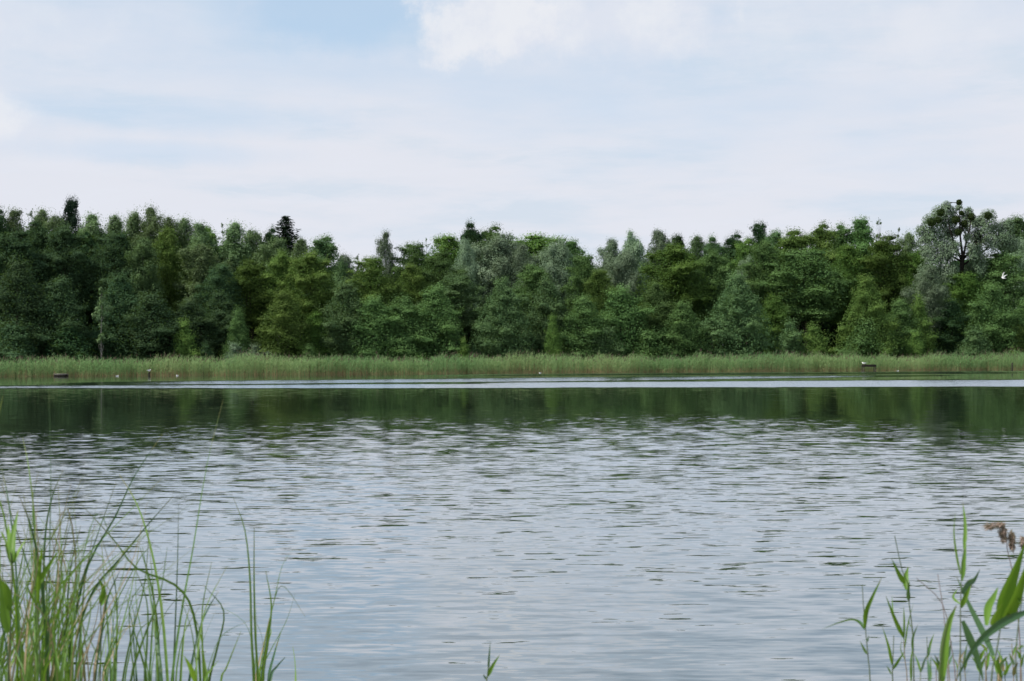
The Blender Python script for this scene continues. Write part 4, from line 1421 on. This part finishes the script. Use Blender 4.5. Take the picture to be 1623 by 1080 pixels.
def build_reeds():
    rng = random.Random(12)

    def reed(label, stem_pts, D, stem_px, leaves, mat_stem='reed_stem', name='reed_plant'):
        pts = [Z6(*p) for p in stem_pts]
        path = px_path(pts, D)
        foot = to_ground(path[0], 0.12, rng)
        e = empty(name, tuple(foot))
        tag(e, label, 'reed', 'reeds on the near bank at right')
        sp = smooth_path(with_foot(foot, path), 26)
        stem_obj(e, sp, stem_px * D / FPX * 0.62, stem_px * D / FPX * 0.25, mat_stem, rng.random())
        for lp, wz, mat in leaves:
            q = smooth_path(px_path([Z6(*p) for p in lp], D, rng.uniform(-.10, .10)), 14)
            blade_obj(e, 'leaf', q, reed_w(wz / 3.6 * D / FPX), mat, rng.random(), (rng.uniform(-.5, .5), -1, 0.25), rng.uniform(0.2, 0.5), rng.uniform(-.6, .6))
        return e

    A, B, L = 'reed_leaf', 'reed_leaf_blue', 'reed_leaf'
    reed('slender reed standing apart, leftmost of the reeds at right', [(357, 1085), (347, 960), (332, 800), (318, 640), (312, 530)], 3.0, 2.4, [
        ([(327, 775), (333, 690), (370, 600), (425, 485)], 26, A), ([(325, 785), (300, 745), (276, 724)], 22, B),
        ([(322, 775), (265, 728), (180, 745), (75, 787)], 11, A), ([(338, 925), (318, 890), (300, 850)], 14, B), ([(334, 850), (345, 835), (346, 808)], 20, B)])
    reed('reed with rolled leaf bunch at its top', [(607, 1085), (602, 830), (580, 640), (572, 520), (540, 450), (497, 250)], 3.0, 2.6, [
        ([(553, 522), (520, 470), (478, 380)], 30, A), ([(566, 560), (560, 490), (575, 425)], 34, A), ([(577, 618), (572, 570), (582, 505)], 26, B),
        ([(588, 770), (575, 745), (580, 715)], 24, A), ([(598, 900), (600, 830), (630, 755)], 18, B), ([(590, 1080), (588, 960), (606, 850)], 20, A)])
    reed('low branching reed left of the rolled leaf bunch', [(486, 1085), (486, 1000), (488, 930), (492, 820)], 3.1, 2.6, [
        ([(482, 985), (460, 880), (425, 765)], 18, A), ([(488, 1010), (520, 960), (556, 905)], 18, A), ([(548, 830), (500, 730), (445, 590)], 24, A),
        ([(548, 850), (550, 740), (548, 650)], 14, A), ([(478, 1040), (462, 1010), (450, 990)], 10, B), ([(540, 820), (490, 700), (482, 590)], 12, A)])
    reed('thin reed stalk with straw base between two leafy reeds', [(568, 1085), (556, 960), (548, 830)], 3.15, 2.2, [
        ([(556, 960), (530, 900), (538, 830)], 12, A), ([(552, 900), (570, 760), (605, 630)], 12, A)], 'straw')
    reed('tall reed with two long upright leaves at right', [(872, 1085), (872, 850), (873, 640), (877, 500)], 2.7, 3.0, [
        ([(872, 470), (848, 360), (834, 230), (843, 115)], 18, A), ([(878, 505), (888, 400), (905, 280)], 36, A), ([(893, 330), (900, 200), (886, 58)], 22, A),
        ([(880, 580), (915, 525), (950, 500), (984, 440)], 40, B), ([(875, 660), (905, 590), (935, 530)], 30, A), ([(868, 640), (830, 600), (860, 548)], 16, A),
        ([(1062, 935), (1000, 800), (925, 650), (848, 478)], 36, B)])
    reed('broad bright leaf bending over a reed stalk at right', [(750, 1085), (758, 980), (772, 860), (800, 740)], 2.5, 3.5, [
        ([(765, 1085), (772, 900), (800, 755), (850, 645)], 62, A), ([(700, 1085), (692, 1010), (682, 940)], 20, B), ([(705, 1060), (700, 990), (704, 920)], 12, A)])
    reed('reed with the broadest upright leaf at the right photo edge', [(1048, 1085), (1075, 930), (1098, 790), (1110, 700)], 2.45, 3.4, [
        ([(1100, 770), (1125, 610), (1175, 470), (1245, 280)], 84, A), ([(1105, 765), (1170, 640), (1215, 520), (1262, 380)], 72, A),
        ([(1022, 762), (1032, 660), (1062, 600), (1087, 543)], 44, A), ([(1050, 760), (1075, 700), (1110, 640)], 36, A)])
    reed('reed with long blue green leaf sweeping down to the left', [(1195, 1085), (1190, 900), (1210, 700), (1225, 600)], 2.4, 3.0, [
        ([(1260, 680), (1100, 752), (950, 885), (838, 1090)], 48, B), ([(885, 735), (935, 860), (975, 970), (1005, 1090)], 44, B),
        ([(1215, 640), (1205, 560), (1235, 480)], 30, A), ([(1180, 985), (1160, 955), (1148, 920)], 26, B), ([(1200, 900), (1222, 880), (1240, 886)], 14, A)])
    reed('short leafy reed low between the broad leaves', [(1108, 1085), (1110, 1020), (1112, 960)], 2.8, 2.6, [
        ([(1108, 1060), (1085, 980), (1092, 930)], 22, A), ([(1112, 1050), (1135, 1000), (1128, 940)], 22, A), ([(1100, 1085), (1095, 1030), (1112, 975)], 20, 'straw')])
    for i, (pts, lab) in enumerate([
        ([(800, 1085), (790, 900), (778, 700), (742, 468)], 'dead pinkish stalk behind the broad bright leaf'),
        ([(845, 1085), (820, 880), (770, 640), (622, 492)], 'thin dead stalk leaning far to the left at right'),
        ([(1022, 1085), (1012, 960), (1005, 870)], 'straw stalk low between the broad leaves'),
        ([(1090, 1085), (1092, 1040), (1100, 1000)], 'short pale straw stub at the lower right photo edge'),
        ([(735, 1085), (738, 1000), (745, 940)], 'short brown stalk left of the broad bright leaf'),
    ]):
        reed(lab, pts, 2.8 + 0.05 * i, 2.0 if i != 3 else 4.5, [], 'dead_stem' if i in (0, 1, 4) else 'straw', 'dry_reed_stalk')
    for i in range(12):                                       # thin short reeds filling the corner
        a = 650 + 53 * i + rng.uniform(-14, 14)
        nth = ('first', 'second', 'third', 'fourth', 'fifth', 'sixth', 'seventh', 'eighth', 'ninth', 'tenth', 'eleventh', 'last')[i]
        b = rng.uniform(800, 1010)
        k = rng.uniform(-40, 40)
        lv = []
        for q in range(rng.randint(2, 4)):
            f = rng.uniform(0.1, 0.8)
            la, lb = a + k * f, 1085 + (b - 1085) * f
            dx = rng.choice((-1, 1)) * rng.uniform(18, 55)
            dy = rng.uniform(50, 130)
            lv.append(([(la, lb), (la + dx * 0.4, lb - dy * 0.55), (la + dx, lb - dy)], rng.uniform(10, 22), rng.choice((A, A, B, 'straw'))))
        reed('thin short reed at the lower right, %s of twelve counted from the left' % nth, [(a, 1085), (a + k * 0.5, (1085 + b) / 2), (a + k, b)], rng.uniform(2.7, 3.3), 2.0, lv, rng.choice(('reed_stem', 'straw')), 'short_reed')
    # last year's reed with its brown plume
    D = 2.9
    e = reed('dry reed with a nodding brown plume at the right photo edge', [(1215, 1085), (1208, 800), (1178, 500), (1140, 330), (1125, 215), (1095, 175), (1050, 180)], D, 2.0, [], 'dead_stem', 'plumed_reed')
    r2 = np.random.default_rng(3)
    for (a, b, hw, hh, n) in ((1116, 238, 22, 56, 170), (1166, 276, 21, 60, 170), (1046, 198, 38, 20, 100), (1095, 190, 26, 16, 90), (1225, 290, 14, 40, 90)):
        px, py = Z6(a, b)
        c = np.array(P(px, py, D)) - np.array(e.location)
        k = D / FPX / 3.6
        q = nrm(r2.normal(0, 1, (n, 3))) * r2.uniform(0.1, 1, (n, 1)) ** 0.6
        p = c + q * np.array([hw * k, hw * k, hh * k])
        T = np.tile([0.15, 0, -1.0] if hh > hw else [-1, 0, -0.5], (n, 1)) + r2.normal(0, 0.35, (n, 3))
        V, F = rhombs(p, r2.normal(0, 1, (n, 3)), T, r2.uniform(0.010, 0.020, n), r2.uniform(0.0018, 0.0036, n))
        obj('plume', mesh_np('plume', V, F, {'tint': np.repeat(r2.uniform(size=n), 4), 'across': np.zeros(len(V))}), M['plume'], e)

    # bright young reeds among the sedges in the left corner
    def Z5(a, b):
        return a / 2.348, 620 + b / 2.348
    groups = [('young reed with upright bright leaves in the lower left corner', 2.7, [(30, 1085), (38, 900), (45, 700), (40, 600)], [
        ([(45, 640), (50, 540), (68, 440)], 26), ([(40, 640), (25, 560), (2, 520)], 30), ([(42, 650), (70, 600), (100, 545)], 26), ([(38, 630), (36, 560), (30, 490)], 22),
        ([(30, 900), (15, 800), (0, 690)], 36), ([(35, 820), (28, 740), (0, 700)], 30)]),
        ('young reed with leaf bending right among the left sedges', 2.8, [(150, 1085), (145, 900), (135, 740)], [
            ([(130, 740), (160, 690), (190, 640), (222, 590)], 22), ([(140, 800), (110, 740), (98, 690)], 20), ([(140, 790), (148, 650), (160, 570)], 16)]),
        ('small reed with short bright leaf in the middle of the left sedges', 3.1, [(372, 1085), (376, 900), (374, 780)], [
            ([(374, 790), (385, 740), (364, 695)], 20), ([(376, 800), (395, 770), (420, 745)], 14)]),
        ('young reed leaf at the bottom edge below the arching blade', 2.9, [(728, 1085), (722, 1060), (712, 1040)], [
            ([(728, 1085), (708, 1030), (684, 985)], 20), ([(760, 1085), (775, 1050), (815, 1000)], 10)]),
    ]
    for lab, D, sp, lv in groups:
        path = px_path([Z5(*p) for p in sp], D)
        foot = to_ground(path[0], 0.08, rng)
        e = empty('reed_plant', tuple(foot))
        tag(e, lab, 'reed', 'young reeds among the sedges at left')
        stem_obj(e, smooth_path(with_foot(foot, path), 22), 0.0026, 0.0012, 'reed_stem', rng.random())
        for lp, wz in lv:
            q = smooth_path(px_path([Z5(*p) for p in lp], D, rng.uniform(-.1, .1)), 12)
            blade_obj(e, 'leaf', q, reed_w(wz / 2.348 * D / FPX), 'reed_leaf', rng.random(), (rng.uniform(-.5, .5), -1, 0.25), 0.35, rng.uniform(-.5, .5))
    # the single sprout at the bottom edge
    D = 3.0
    path = px_path([(771, 1085), (772, 1076), (773, 1068), (774, 1056)], D)
    foot = to_ground(path[0], 0.05, rng)
    e = empty('reed_sprout', tuple(foot))
    tag(e, 'single two leaved reed sprout at the bottom centre of the photo', 'reed')
    stem_obj(e, smooth_path(with_foot(foot, path), 20), 0.0022, 0.0009, 'reed_stem', 0.5)
    for pts, w, mat in (([(773, 1072), (780, 1057), (792, 1038)], 6.5, 'reed_leaf'), ([(774, 1060), (775, 1045), (777, 1017)], 3.6, 'reed_leaf_blue'), ([(771, 1077), (768, 1073), (766, 1069)], 3, 'sedge_dark')):
        blade_obj(e, 'leaf', smooth_path(px_path(pts, D), 10), reed_w(w * D / FPX), mat, 0.5, (0.2, -1, 0.2), 0.35, 0.2)


build_sedges()
build_reeds()
